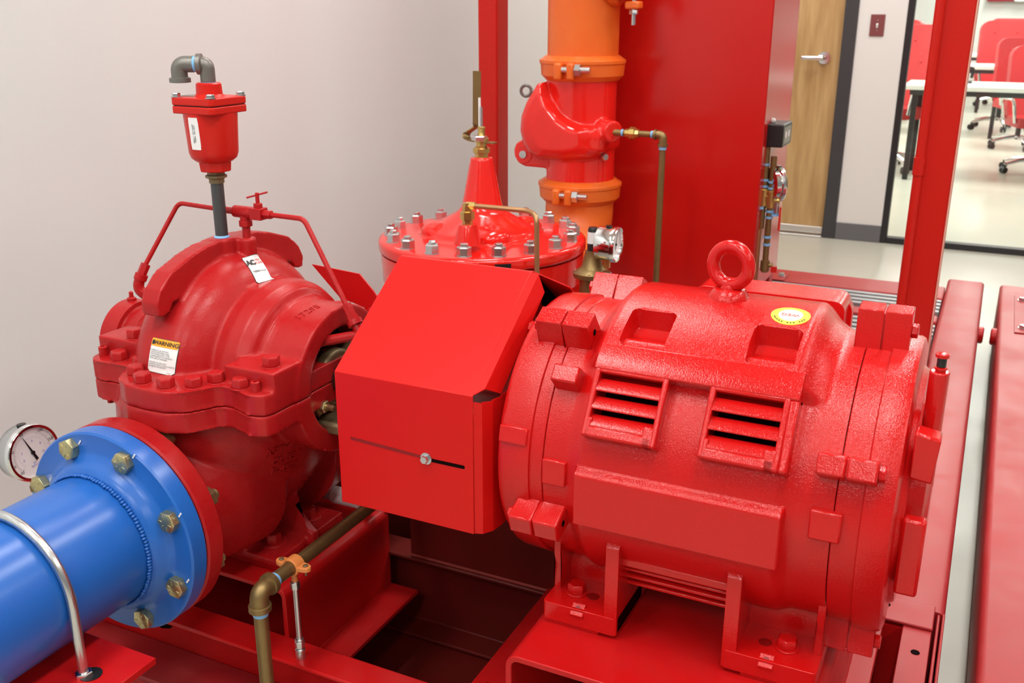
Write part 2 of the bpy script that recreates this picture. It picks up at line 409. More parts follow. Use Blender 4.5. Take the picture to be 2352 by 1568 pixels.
def hatp(xL, xR, ztop, zb, flL, flR, rc=.014):
    h = T/2
    def arc(cx, cz, a0, a1, k=5): return [(cx+rc*math.cos(math.radians(a0+(a1-a0)*j/k)), cz+rc*math.sin(math.radians(a0+(a1-a0)*j/k))) for j in range(k+1)]
    return [(xL-flL, zb+h), (xL+h, zb+h)]+arc(xL+h+rc, ztop-h-rc, 180, 90)+arc(xR-h-rc, ztop-h-rc, 90, 0)+[(xR-h, zb+h), (xR+flR, zb+h)]
def hat(xL, xR, ztop, zb, fl, rc=.018):
    def arc(cx, cz, r, a0, a1, k=5): return [(cx+r*math.cos(math.radians(a0+(a1-a0)*j/k)), cz+r*math.sin(math.radians(a0+(a1-a0)*j/k))) for j in range(k+1)]
    out = [(xL-fl, zb+T), (xL-fl, zb+T)]
    out = [(xL-fl, zb), (xL+T, zb)] + arc(xL+rc, ztop-rc, rc-T, 180, 90) + arc(xR-rc, ztop-rc, rc-T, 90, 0) + [(xR-T, zb), (xR+fl, zb), (xR+fl, zb+T), (xR, zb+T)]
    out += arc(xR-rc, ztop-rc, rc, 0, 90) + arc(xL+rc, ztop-rc, rc, 90, 180) + [(xL, zb+T), (xL-fl, zb+T)]
    return out
bm = nb(); strip(bm, hatp(x0, x1, zt, .165, .06, .065), T, 1.162, 1.492)
box(bm, x0+.001, x1-.001, 1.484, 1.491, .17, .340); box(bm, x0+.001, x1-.001, 1.165, 1.49, .165, .17)
obj('pump_pedestal', bm, SKID, sk, bev=.0015)
bm_ = nb(); box(bm_, -1.0, -.10, 1.66, 1.67, .06, .43); box(bm_, -1.32, -1.0, 1.66, 1.67, .06, .375); box(bm_, -1.75, -1.32, 1.66, 1.67, .06, .25); obj('rear_panel', bm_, DARKRED, sk)
bm = nb(); strip(bm, hatp(-.503, -.098, .470, .250, .144, .036), T, 1.018, 1.60)
obj('motor_pedestal', bm, SKID, sk, bev=.0015)
bm = nb(); chan_y(bm, [(-.1, .25), (-.1, .06), (-.092, .06), (-.092, .25)], 1.10, 1.55); obj('side_plate', bm, SKID, sk)
for x in (-.620,):
    bm = nb(); cyl(bm, (x, 1.19, .259), (x, 1.19, .2595), .006, n=16); obj('bolt_hole', bm, DARK, sk)
# right side beam of the skid, two long flanges with a gap in front, cover plate behind
bt = thing('skid_side_beam', 'long dusty red steel beam along the right side of the pump skid', 'steel beam', (-.03, 3.0, 0))
bm = nb(); prism(bm, rrect(.137, .20, .014, 4, -.0305, .15), (0, 0, 0), X3, Z3, Y3, 1.745, 4.32); obj('box_beam', bm, SKIDW, bt)
bm = nb(); box(bm, -.10, .020, 1.675, 1.755, .250, .256); cp = obj('cross_plate', bm, SKIDW, bt, bev=.002)
bm = nb(); prism(bm, rrect(.085, .014, .0068), (-.098, 1.722, .2561), X3, Y3, Z3, 0, .0006); obj('slot', bm, DARK, bt)
bm = nb(); box(bm, -.029, .019, .55, 1.678, .243, .250); obj('slotted_flange', bm, SKIDW, bt, bev=.0015)
bm = nb(); cyl(bm, (-.0022, 1.60, .2495), (-.0022, 1.60, .2506), .0075, n=20); obj('bolt_hole', bm, DARK, bt)
bm = nb(); box(bm, .012, .019, .55, 1.745, .05, .243); obj('web', bm, SKID, bt)
bm = nb(); box(bm, .0245, .030, .55, 1.745, .05, .247); obj('web', bm, SKIDW, bt, bev=.002)
bm = nb(); box(bm, .033, .038, .55, 1.745, .05, .250); obj('edge_strip', bm, SKIDW, bt, bev=.002)
bm = nb(); box(bm, .019, .038, .55, 1.745, .04, .05); obj('bottom_flange', bm, SKID, bt)
bm = nb(); box(bm, -.092, -.0615, .55, 1.675, .243, .249); obj('inner_flange', bm, SKIDW, bt, bev=.0015)
bm = nb(); box(bm, -.0735, -.066, .55, 1.675, .05, .243); obj('web', bm, SKID, bt)
bm = nb(); box(bm, -.066, .012, .55, 1.675, .035, .045); obj('bottom_plate', bm, SKID, bt)
bm = nb(); box(bm, -.066, .012, 1.675, 1.685, .05, .243); obj('end_plate', bm, SKID, bt)
# neighbouring skid on the right
ns = thing('neighbour_skid', 'wide dusty red steel skid at the right edge, beyond the floor gap', 'machine base', (.35, 2.5, 0))
bm = nb(); prism(bm, rrect(.62, .2, .014, 4, .405, .15), (0, 0, 0), X3, Z3, Y3, .4, 4.31); obj('deck', bm, SKIDW, ns)
bm = nb(); box(bm, .147, .60, 3.64, 4.15, .250, .2545); pad = obj('pad_plate', bm, SKIDW, ns, bev=.001)
for x, y in ((.172, 4.08), (.172, 3.70)):
    bm = nb(); hexbolt(bm, (x, y, .2545), Z3, .012, .010, .016); obj('bolt', bm, ZINC, ns)
for X_, par in ((.0375, bt), (.095, ns)):
    s = 1 if par is bt else -1
    bm = nb(); rev(bm, [(0, .030), (.014*1, .030), (.018, .024)], (X_, 3.72, .205), (s, 0, 0), 24); obj('end_cap', bm, SKID, par)
# rear skid floor: cross rails with galvanised strut grating
gr = thing('grating_deck', 'grey slatted strut grating between red rails behind the motor', 'floor grating', (-.9, 3.2, 0))
for y0, y1, z1 in ((3.99, 4.18, .25), (3.66, 3.745, .25), (3.02, 3.10, .25), (2.30, 2.38, .25)):
    bm = nb(); box(bm, -1.66, -.10, y0, y1, .12, z1); obj('cross_rail', bm, SKIDW, gr, bev=.006)
yy = 2.41
while yy < 3.96:
    if not (3.63 < yy < 3.76 or 2.98 < yy < 3.12):
        bm = nb(); box(bm, -1.66, -.102, yy-.0125, yy+.0125, .222, .249); obj('slat', bm, STRUT, gr, bev=.002)
    yy += .050
bm = nb(); box(bm, -1.66, -.102, 2.38, 3.99, .18, .20); obj('gap_shade_sheet', bm, mat('slat_gap_shade', (.05, .05, .03), .8), gr)  # dark sheet under the slats; shade of the gaps put into its colour
bm = nb(); box(bm, -1.74, -1.66, 1.9, 4.25, .04, .25); obj('side_rail', bm, SKID, gr, bev=.006)
bm = nb(); box(bm, -.80, -.70, 3.98, 4.10, .25, .256); fp = obj('foot_plate', bm, SKIDW, gr, bev=.002)
for x in (-.78, -.72):
    bm = nb(); hexbolt(bm, (x, 4.04, .256), Z3, .012, .012, .016); obj('bolt', bm, ZINC, gr)

# ================================================================ PUMP
pump = thing('split_case_pump', 'dark red horizontal split case fire pump between blue pipe and coupling guard', 'pump', (PX, YS, .345))
A_ = V((PX, YS, ZS))
rh_ = [(.035, -.257), (.075, -.254), (.103, -.240), (.120, -.215), (.129, -.198), (.141, -.190), (.160, -.190), (.196, -.203), (.212, -.203), (.226, -.196), (.232, -.180), (.233, -.12), (.228, -.08)]
lh = [(-.005, -.254), (-.032, -.240), (-.048, -.215), (-.056, -.197), (-.068, -.188), (-.09, -.188), (-.125, -.192), (-.145, -.190), (-.158, -.178), (-.163, -.155), (-.162, -.08)]
outl = rh_+[(x, -y) for x, y in reversed(rh_)]+[(x, -y) for x, y in lh]+[(x, y) for x, y in reversed(lh)]
def scaled(poly, s): return [(x*s, y*s) for x, y in poly]
# --- upper casing
bm = nb()
prism(bm, outl, A_, X3, Y3, Z3, .0, .036)
pr_ = [(0, .201), (.018, .200), (.032, .192), (.042, .180), (.052, .156), (.062, .150), (.080, .154), (.105, .159), (.128, .156), (.146, .146), (.153, .131), (.165, .129)]
pr = [(-.215, .058), (-.175, .070), (-.150, .090), (-.120, .122), (-.095, .140), (-.066, .150), (-.052, .165), (-.042, .18), (-.032, .192), (-.018, .200)]+pr_
def half_rev(bm, prof, sgn, n=48):
    rings = []
    for t, r in prof:
        ring = [bm.verts.new(A_+V((t, -r*math.cos(pi*k/n), sgn*r*math.sin(pi*k/n)))) for k in range(n+1)]
        rings.append(ring)
    fs = []
    for a, b in zip(rings, rings[1:]):
        for k in range(n): fs.append(bm.faces.new((a[k], a[k+1], b[k+1], b[k])))
        fs.append(bm.faces.new((a[0], b[0], b[n], a[n])))
    fs.append(bm.faces.new(rings[0])); fs.append(bm.faces.new(rings[-1]))
    bmesh.ops.recalc_face_normals(bm, faces=fs)
half_rev(bm, pr, 1)
q = bmesh.ops.create_uvsphere(bm, u_segments=72, v_segments=48, radius=1)
for vt in q['verts']:
    c3 = vt.co; e_ = 2.5; k_ = (abs(c3.x)**e_+math.hypot(c3.y, c3.z)**e_)**(-1/e_)
    vt.co = A_+V((c3.x*k_*.107, c3.y*k_*.203, max(c3.z*k_*.200, .002)))
for s in (1,):   # stuffing box housings, upper halves as rings
    n = 40; ro, ri = .128, .092
    pr2 = [(s*.15, ri), (s*.15, ro), (s*.236, ro), (s*.236, ri)]
    rings = [[bm.verts.new(A_+V((t, -r*math.cos(pi*k/n), r*math.sin(pi*k/n)))) for k in range(n+1)] for t, r in pr2]
    fs = []
    for i in range(4):
        a, b = rings[i], rings[(i+1) % 4]
        for k in range(n): fs.append(bm.faces.new((a[k], a[k+1], b[k+1], b[k])))
    fs.append(bm.faces.new([rg[0] for rg in rings])); fs.append(bm.faces.new([rg[n] for rg in rings]))
    bmesh.ops.recalc_face_normals(bm, faces=fs)
# stepped pads next to the housings
for s in (-1, 1):
    for t in (-1, 1):
        xa, xb = (PX+.135, PX+.233) if s > 0 else (PX-.162, PX-.05); ya, yb = sorted((YS+t*.09, YS+t*(.178 if s > 0 else .158)))
        box(bm, xa, xb, ya, yb, ZS+.02, ZS+.066)
# rib with lifting hooks
L_ = [(1.1125, .8313), (1.1115, .8523), (1.1222, .8735), (1.1484, .8960), (1.1993, .9140), (1.24, .9230), (1.30, .9260)]
Rr_ = [(2.6-y, z) for y, z in reversed(L_[:-1])]
inner = [(2.6-1.125, .829), (2.6-1.137, .834), (2.6-1.147, .848), (2.6-1.165, .850), (2.6-1.19, .80), (1.19, .80), (1.165, .850), (1.147, .848), (1.137, .834), (1.125, .829)]
rib = L_+Rr_+inner
bm_r = nb(); prism(bm_r, rib, (0, 0, 0), Y3, Z3, X3, PX-.018, PX+.018); tmp = bpy.data.meshes.new('t'); bm_r.to_mesh(tmp); bm_r.free(); bm.from_mesh(tmp)
xt0 = -1.150
# flat boss on the crown, where pipes screw in
cyl(bm, (PX+.003, YS-.012, .88), (PX+.003, YS-.012, .926), .024, n=24); cyl(bm, (xt0, 1.315, .88), (xt0, 1.315, .9235), .016, n=20)
# angular saddles between volute and housings
def loft(bm, secs):
    rings = [[bm.verts.new(p) for p in r] for r in secs]; n = len(rings[0]); fs = []
    for a, b in zip(rings, rings[1:]):
        for k in range(n): fs.append(bm.faces.new((a[k], a[(k+1) % n], b[(k+1) % n], b[k])))
    fs.append(bm.faces.new(rings[0])); fs.append(bm.faces.new(rings[-1])); bmesh.ops.recalc_face_normals(bm, faces=fs)
loft(bm, [[A_+V((dx, y*k, z*k)) for y, z in ((-.045, .08), (-.068, .130), (-.044, .152), (.044, .152), (.068, .130), (.045, .08))] for dx, k in ((.03, 1.0), (.112, .985), (.155, .84))])
up = fused(bm, .003, 6)
obj('upper_casing', up, PUMP, pump, ang=60, keep_bvh='upper')
# --- lower casing
bm = nb()
prism(bm, outl, A_, X3, Y3, Z3, -.036, -.0)
half_rev(bm, [(-.215, .058), (-.17, .08), (-.15, .11), (-.10, .165), (-.06, .20), (-.03, .205), (.03, .205), (.06, .20), (.10, .175), (.15, .158), (.17, .14)], -1)
q = bmesh.ops.create_uvsphere(bm, u_segments=64, v_segments=48, radius=1)
for vt in q['verts']:
    c3 = vt.co; hh = math.hypot(c3.x, c3.y); e_ = 1.5 if c3.z < 0 else 2
    k_ = (hh**e_+abs(c3.z)**e_)**(-1/e_)
    vt.co = V((PX+c3.x*k_*.190, YS-.01+c3.y*k_*.218, min(.62+c3.z*k_*.248, ZS-.004)))
rev(bm, [(0, .118), (.05, .120), (.12, .140), (.20, .15)], (PX, 1.035, SZ), (0, 1, 0), 48)      # suction nozzle
rev(bm, [(0, .118), (.05, .120), (.12, .140), (.22, .15)], (PX, 1.60, SZ), (0, -1, 0), 48)     # discharge nozzle
for s in (1,):
    n = 40; ro, ri = .128, .092
    pr2 = [(s*.15, ri), (s*.15, ro), (s*.236, ro), (s*.236, ri)]
    rings = [[bm.verts.new(A_+V((t, -r*math.cos(pi*k/n), -r*math.sin(pi*k/n)))) for k in range(n+1)] for t, r in pr2]
    fs = []
    for i in range(4):
        a, b = rings[i], rings[(i+1) % 4]
        for k in range(n): fs.append(bm.faces.new((a[k], a[k+1], b[k+1], b[k])))
    fs.append(bm.faces.new([rg[0] for rg in rings])); fs.append(bm.faces.new([rg[n] for rg in rings]))
    bmesh.ops.recalc_face_normals(bm, faces=fs)
# feet
for s in (-1, 1):
    for t in (-1, 1):
        poly = [(-.055*s, -.036*t), (-.040*s, -.052*t), (.045*s, -.055*t), (.062*s, -.045*t), (.066*s, -.02*t), (.066*s, .056*t), (-.055*s, .056*t)]
        prism(bm, poly, (PX+s*.075, YS+t*-.044*-1, .3455), X3, Y3, Z3, .0105, .027)
    prism(bm, [(0, .357), (.150*s, .357), (.152*s, .380), (.140*s, .388), (.120*s, .405), (.098*s, .432), (.09*s, .47), (.10*s, .56), (0, .58)], (PX, YS-.010, 0), X3, Z3, Y3, 0, .020)
low = fused(bm, .003, 9)
obj('lower_casing', low, PUMP, pump, ang=60, keep_bvh='lower')
bm = nb(); box(bm, -1.36, -1.02, 1.205, 1.395, .345, .356); obj('shim_plate', bm, SKID, pump, bev=.0015)
# suction and discharge flanges
def flange_prof(r, b): return [(0, b), (0, r-.003), (.003, r), (.032, r), (.035, r-.003), (.035, b)]
bm = nb(); rev(bm, flange_prof(.172, .09), (PX, 1.010, SZ), (0, 1, 0), 72, closed=True); obj('suction_flange', bm, PUMP, pump, ang=25)
bm = nb(); rev(bm, flange_prof(.150, .09), (PX, 1.585, SZ), (0, 1, 0), 72, closed=True); obj('discharge_flange', bm, PUMP, pump, ang=25)
spl = thing('discharge_spool', 'short red pipe between the pump and the round diaphragm valve', 'pipe', (PX, 1.79, .39))
bm = nb(); cyl(bm, (PX, 1.621, SZ), (PX-.012, 1.963, SZ), .105, n=48); obj('pipe_barrel', bm, PUMP, spl)
bm = nb(); cyl(bm, (PX, 1.621, SZ), (PX, 1.65, SZ), .150, n=48); obj('end_flange', bm, PUMP, spl)
# flange cap screws on the casing split
zt = ZS+.0345
bolts = [(.035, -.228), (-.045, -.230), (.092, -.210), (-.095, -.208), (.148, -.160), (-.148, -.160), (-.115, -.178), (.183, -.178), (-.19, -.178), (-.128, -.215)]
b0 = None
pick = [(.015, -.234), (.064, -.234), (.101, -.212), (.118, -.180), (.170, -.183), (-.022, -.212), (-.047, -.176), (-.101, -.172)]
for i, (dx, dy) in enumerate(pick+[(x, -y) for x, y in pick]):
    p = (PX+dx, YS+dy, zt)
    if b0 is None:
        bm = nb(); hexbolt(bm, p, Z3, .0145, .015, .0165); b0 = obj('casing_bolt', bm, PUMP, pump, bev=.0008); h0 = ORG[b0.name].z
    else: dup(b0, pump, (p[0], p[1], h0), (0, 0, random.random()))
for s in (-1, 1):
    for t in (-1, 1): dup(b0, pump, (PX+(.205 if s > 0 else -.096), YS+t*(.148 if s > 0 else .137), ZS+.066+.0075), (0, 0, .4*s))
for dx, dy in ((.203, -.187), (-.142, -.168)):
    bm = nb(); rev(bm, [(0, .0075), (.018, .0075), (.019, .006), (.019, .0035), (.010, .0035)], (PX+dx, YS+dy, zt-.001), Z3, 16); obj('dowel_pin', bm, PUMP, pump)
bm = nb(); cyl(bm, (PX-.140, YS-.168, ZS-.05), (PX-.140, YS-.168, ZS-.03), .006, n=12); obj('stud_end', bm, PUMP, pump)
# foot bolts
for s in (-1, 1):
    for t in (-1, 1):
        bm = nb(); hexbolt(bm, (PX+s*.094, YS+t*.052, .3718), Z3, .0155, .018, .025); obj('foot_bolt', bm, PUMP, pump, bev=.001)
# cast lettering on the lower casing
n_ = V((.93, -.36, -.05)).normalized(); u_ = V((.36, .93, .0)).normalized(); v_ = n_.cross(u_)*-1
v_ = u_.cross(n_)*-1
if v_.z < 0: v_ = -v_
for s, dv in (('ASTM A48', .022), ('CL 35 I', 0), ('P-4521', -.022)):
    o_ = V((-1.022, 1.217, .572)) + v_*dv + V((0, 0, 0))
    obj('cast_lettering', text_bm(s, .0195, o_, u_, v_, n_, .0016, bv='lower', off=.0004, bold=.0003), PUMP, pump)
n2 = V((.25, -.2, .95)).normalized(); u2 = V((.25, .95, .15)).normalized(); u2 = (u2-n2*u2.dot(n2)).normalized(); v2 = n2.cross(u2)
obj('cast_lettering', text_bm('17295', .020, V((PX+.195, YS-.035, ZS+.125)), u2, v2, n2, .0008, bv='upper', off=-.0004), PUMP, pump)
# stuffing box interior
bm = nb(); cyl(bm, A_+V((.172, 0, 0)), A_+V((.176, 0, 0)), .093, n=48); obj('housing_bore', bm, DARK, pump)
bm = nb(); rev(bm, [(.17, .040), (.205, .040), (.210, .036), (.210, .026), (.255, .026)], A_, X3, 40); obj('shaft_sleeve', bm, GREASE, pump)
bm = nb()
rev(bm, [(.205, .024), (.205, .050), (.222, .050), (.226, .046), (.226, .024)], A_, X3, 40, closed=True)
for s in (-1, 1): fbox(bm, A_, V((0, math.cos(.6), math.sin(.6))), V((0, -math.sin(.6), math.cos(.6))), X3, (s*.055-.022, s*.055+.022), (-.014, .014), (.206, .222))
obj('packing_gland', bm, BRONZE, pump, bev=.002)
for s in (-1, 1):
    c_ = A_+V((0, math.cos(.6), math.sin(.6)))*s*.062 + V((0, 0, 0)); c_ = V((A_.x, YS+s*.062*math.cos(.6), ZS+s*.062*math.sin(.6)))
    bm = nb(); hexbolt(bm, c_+X3*.222, X3, .011, .010, .014); cyl(bm, c_+X3*.19, c_+X3*.250, .0055, n=12); obj('gland_nut', bm, ZINCY, pump)
bm = nb(); rev(bm, [(.0, .022), (.62, .022), (.62, 0)], A_+V((.15, 0, 0)), X3, 24); obj('shaft', bm, ZINC, pump)
bm = nb(); fbox(bm, A_+V((.176, 0, -.072)), X3, Y3, Z3, (0, .085), (-.055, .055), (-.012, .010)); obj('drip_trough', bm, BRONZE, pump, bev=.006)
bm = nb(); rev(bm, [(.30, 0), (.30, .062), (.345, .062), (.35, .055), (.35, 0)], A_, X3, 40); obj('bearing_housing', bm, PUMP, pump)
bm = nb(); prism(bm, [(-.085, -.05), (-.115, -.13), (-.135, -.21), (-.12, -.215), (-.09, -.14), (-.05, -.06)], A_, Y3*-1, Z3, X3, .19, .215); obj('bearing_bracket', bm, PUMP, pump, bev=.003)
# outboard bearing housing on the left
bm = nb()
rev(bm, [(.19, .062), (.219, .062), (.222, .065), (.223, .0725), (.261, .0725), (.265, .069), (.266, .055), (.266, 0)], A_+V((0, 0, .005)), (-1, 0, 0), 48)
obj('bearing_housing', bm, PUMP, pump, ang=30)
bm = nb(); rev(bm, [(0, .009), (.006, .009), (.008, .005), (.013, .004), (.017, .0045), (.019, .002)], A_+V((-.244, 0, .076)), Z3, 6); obj('grease_nipple', bm, PUMP, pump)
# casing decals
nw = V((0, -.94, .34)).normalized(); uw = V((1, .03, -.04)); uw = (uw-nw*uw.dot(nw)).normalized(); vw = nw.cross(uw)
if vw.z < 0: vw = -vw
ow = V((-1.168, 1.107, .7665))
WD = dict(bv='upper')
d0 = obj('warning_decal', decal_bm(ow, uw, vw, nw, .0515, .0565, .005, bv='upper', off=.0003), INK, pump); d0['label'] = 'black edged warning sticker with an orange header'
obj('print_field', decal_bm(ow, uw, vw, nw, .0500, .0550, .0045, bv='upper', off=.0009), WHITE, d0)
obj('header_band', decal_bm(ow+vw*.0211, uw, vw, nw, .0500, .0128, .002, bv='upper', off=.0013), AMBER, d0)
obj('header_lettering', text_bm('WARNING', .0092, ow+vw*.0208+uw*.0035, uw, vw, nw, .0001, bv='upper', off=.0022, bold=.00015), INK, d0)
bm = decal_bm(ow+vw*.0208-uw*.0208, uw, vw, nw, .0055, .0070, .0005, bv='upper', off=.0018, nx=2, ny=2)
obj('alert_symbol', bm, INK, d0)
lines = ['EYEBOLTS OR LIFTING', 'LUGS IF PROVIDED ARE', 'FOR LIFTING ONLY THE', 'COMPONENTS TO WHICH', 'THEY ARE ATTACHED.', '', 'FAILURE TO FOLLOW', 'INSTRUCTIONS COULD RESULT', 'IN INJURY OR DEATH.']
obj('body_lettering', text_bm('\n'.join(lines), .00345, ow-vw*.0050-uw*.023, uw, vw, nw, .00005, 'LEFT', bv='upper', off=.0017), GREYINK, d0)
obj('body_lettering', text_bm('P2005562', .0020, ow-vw*.0250+uw*.017, uw, vw, nw, .00005, bv='upper', off=.0017), GREYINK, d0)
na = V((.80, -.14, .58)).normalized(); va = V((-.02, .035, 1)); va = (va-na*va.dot(na)).normalized(); ua = va.cross(na)
oa = V((-1.114, 1.3005, .877))
d1 = obj('brand_decal', decal_bm(oa, ua, va, na, .038, .056, .003, bv='upper', off=.0003), INK, pump); d1['label'] = 'white sticker with black edge, bold black letters above small red and grey words'
obj('print_field', decal_bm(oa, ua, va, na, .0362, .054, .002, bv='upper', off=.0009), WHITE, d1)
obj('bold_lettering', text_bm('AC', .0138, oa+va*.0135-ua*.0085, ua, va, na, .0001, bv='upper', off=.0017, bold=.0009), INK, d1)
obj('red_lettering', text_bm('FIRE\nPUMP', .0068, oa+va*.0145+ua*.0090, ua, va, na, .0001, bv='upper', off=.0017), REDINK, d1)
obj('grey_lettering', text_bm('a', .0050, oa-va*.004-ua*.0155, ua, va, na, .0001, bv='upper', off=.0017), GREYINK, d1)
obj('grey_lettering', text_bm('xylem', .0060, oa-va*.004-ua*.0062, ua, va, na, .0001, bv='upper', off=.0017, bold=.00025), GREYINK, d1)
obj('grey_lettering', text_bm('brand', .0056, oa-va*.004+ua*.0090, ua, va, na, .0001, bv='upper', off=.0017), GREYINK, d1)

# ================================================================ FLUSHING LINE
fl = thing('seal_flush_line', 'thin red tubing arched over the pump with a tee and petcock', 'tubing', (PX+.02, 1.31, .925))
zt_ = .9675; xt = -1.150
bm = nb(); cyl(bm, (xt, 1.315, .922), (xt, 1.315, .945), .0075, n=6); cyl(bm, (xt, 1.315, .943), (xt, 1.315, .953), .0115, .0115, n=20); cyl(bm, (xt, 1.315, .95), (xt, 1.315, zt_), .009, n=20); obj('nipple', bm, PUMP, fl, bev=.001)
bm = nb(); cyl(bm, (xt-.022, 1.315, zt_), (xt+.020, 1.315, zt_), .0105, n=20); obj('tee', bm, PUMP, fl, bev=.001)
bm = nb(); cyl(bm, (xt-.050, 1.315, zt_), (xt-.02, 1.315, zt_), .006, n=16); cyl(bm, (xt-.055, 1.315, zt_), (xt-.046, 1.315, zt_), .0085, n=6); obj('left_fitting', bm, PUMP, fl)
bm = nb(); box(bm, xt+.018, xt+.042, 1.3045, 1.3255, zt_-.010, zt_+.010); cyl(bm, (xt+.042, 1.315, zt_), (xt+.058, 1.315, zt_), .008, n=6); cyl(bm, (xt+.03, 1.315, zt_+.008), (xt+.03, 1.315, zt_+.018), .008, n=6); cyl(bm, (xt+.03, 1.315, zt_+.016), (xt+.03, 1.315, zt_+.036), .0035, n=12); obj('petcock', bm, PUMP, fl, bev=.0012)
bm = nb(); tube(bm, [(xt+.013, 1.308, zt_+.027), (xt+.047, 1.322, zt_+.037)], .0016, 8); obj('tommy_bar', bm, PUMP, fl)
bm = nb(); tube(bm, fillet([(xt-.05, 1.315, zt_), (-1.298, 1.313, zt_+.004), (-1.335, 1.25, .862)], .012), .0042, 12); obj('left_tube', bm, PUMP, fl)
bm = nb(); cyl(bm, (-1.3325, 1.254, .869), (-1.338, 1.244, .848), .0085, n=6); cyl(bm, (-1.3365, 1.246, .852), (-1.339, 1.242, .842), .0115, n=20); tube(bm, fillet([(-1.3385, 1.243, .846), (-1.342, 1.237, .826), (-1.315, 1.25, .80)], .012), .0095, 14); obj('left_elbow', bm, PUMP, fl)
bm = nb(); tube(bm, fillet([(xt+.055, 1.315, zt_), (-1.022, 1.312, zt_), (-.9245, 1.29, .826)], .012), .0045, 12); obj('right_tube', bm, PUMP, fl)
e0 = V((-.9245, 1.29, .826)); dd = V((.098, -.022, -.1415)).normalized()
bm = nb(); cyl(bm, e0-dd*.012, e0+dd*.010, .0090, n=6); cyl(bm, e0+dd*.010, e0+dd*.018, .0105, n=6); cyl(bm, e0+dd*.017, e0+dd*.026, .0130, n=24)
tube(bm, fillet([e0+dd*.024, e0+dd*.044, (-.965, 1.262, .775), (-.985, 1.262, .765)], .014), .0085, 14); obj('right_elbow', bm, PUMP, fl)

# ================================================================ AIR RELEASE VALVE
ax_, ay_ = -1.1815, 1.288
av = thing('air_release_valve', 'red cup shaped air release valve on a dark pipe atop the pump', 'valve', (ax_, ay_, .925))
bm = nb(); cyl(bm, (ax_, ay_, .9275), (ax_, ay_, 1.028), .0108, n=32); obj('riser_pipe', bm, STEEL, av)
bm = nb(); rev(bm, [(0, .0125), (.003, .0135), (.006, .0112)], (ax_, ay_, .9235), Z3, 24); obj('thread_sealant', bm, TAPE, av)
bm = nb(); cyl(bm, (ax_, ay_, 1.020), (ax_, ay_, 1.028), .0128, n=24); rev(bm, [(0, .014), (.002, .018), (.006, .018), (.008, .014)], (ax_, ay_, 1.027), Z3, 8); cyl(bm, (ax_, ay_, 1.034), (ax_, ay_, 1.040), .0145, n=8); obj('hex_bushing', bm, BRONZE, av)
bm = nb(); rev(bm, [(0, .0265), (.018, .0285), (.020, .020)], (ax_, ay_, 1.040), Z3, 8, rot=.5); obj('lower_boss', bm, POSTM, av, bev=.002)
bm = nb(); rev(bm, [(0, .018), (.003, .030), (.009, .0375), (.018, .0405), (.080, .044), (.086, .044), (.086, 0)], (ax_, ay_, 1.054), Z3, 48); body = obj('body', bm, POSTM, av, ang=50)
def sqplate(z0, z1, hw, cham, name, m):
    c = V((ax_, ay_, 0)); a = 0.0
    u = V((math.cos(a), math.sin(a), 0)); v = V((-math.sin(a), math.cos(a), 0))
    bm = nb(); prism(bm, [(-hw+cham, -hw), (hw-cham, -hw), (hw, -hw+cham), (hw, hw-cham), (hw-cham, hw), (-hw+cham, hw), (-hw, hw-cham), (-hw, -hw+cham)], c, u, v, Z3, z0, z1)
    return obj(name, bm, m, av, bev=.002), u, v
_, u9, v9 = sqplate(1.137, 1.149, .0445, .006, 'lower_flange', POSTM)
sqplate(1.149, 1.1505, .043, .006, 'gasket', GREASE)
sqplate(1.1505, 1.163, .0445, .006, 'cover_plate', POSTM)
for a in (-1, 1):
    for b in (-1, 1):
        p = V((ax_, ay_, 1.163))+u9*a*.036+v9*b*.036
        bm = nb(); hexbolt(bm, p, Z3, .0070, .0055, .009); obj('cover_bolt', bm, ZINC, av)
bm = nb(); p = V((ax_, ay_, 1.163))-u9*.026-v9*.002; fbox(bm, p, u9, v9, Z3, (-.016, .012), (-.018, .018), (0, .001)); obj('name_plate', bm, PLATE, av)
bm = nb(); rev(bm, [(0, .026), (.004, .0215), (.020, .0205), (.022, .018), (.022, .012)], (ax_+.002, ay_, 1.163), Z3, 32); obj('outlet_boss', bm, POSTM, av)
bm = nb(); cyl(bm, (ax_+.002, ay_, 1.184), (ax_+.002, ay_, 1.189), .0120, .0105, n=24); obj('thread_sealant', bm, TAPE, av)
# street elbows, opening left and then down
z1 = 1.214; ex = V((-.90, -.44, 0)).normalized()
c0 = V((ax_+.002, ay_, 1.186)); c1 = V((ax_+.002, ay_, z1))
bm = nb(); tube(bm, fillet([c0, c1, c1+ex*.016], .016, 10), .0122, 20, radii=None); rev(bm, [(.006, .0130), (.008, .0170), (.015, .0170), (.017, .0125)], c1, ex, 24); obj('street_elbow', bm, IRON, av)
bm = nb(); rev(bm, [(.0165, .0125), (.022, .0125)], c1, ex, 24); obj('thread_sealant', bm, TAPE, av)
c2 = c1+ex*.046
bm = nb(); tube(bm, fillet([c1+ex*.021, c2, c2-Z3*.025], .022, 10), .0132, 20); rev(bm, [(.020, .0130), (.022, .0172), (.029, .0172), (.0295, .0135), (.0295, 0)], c2, (0, 0, -1), 24); obj('street_elbow', bm, IRON, av)
nv = V((-.15, -.985, .05)).normalized(); uv = V((1, -.15, 0)).normalized(); vv = V((0, 0, 1))
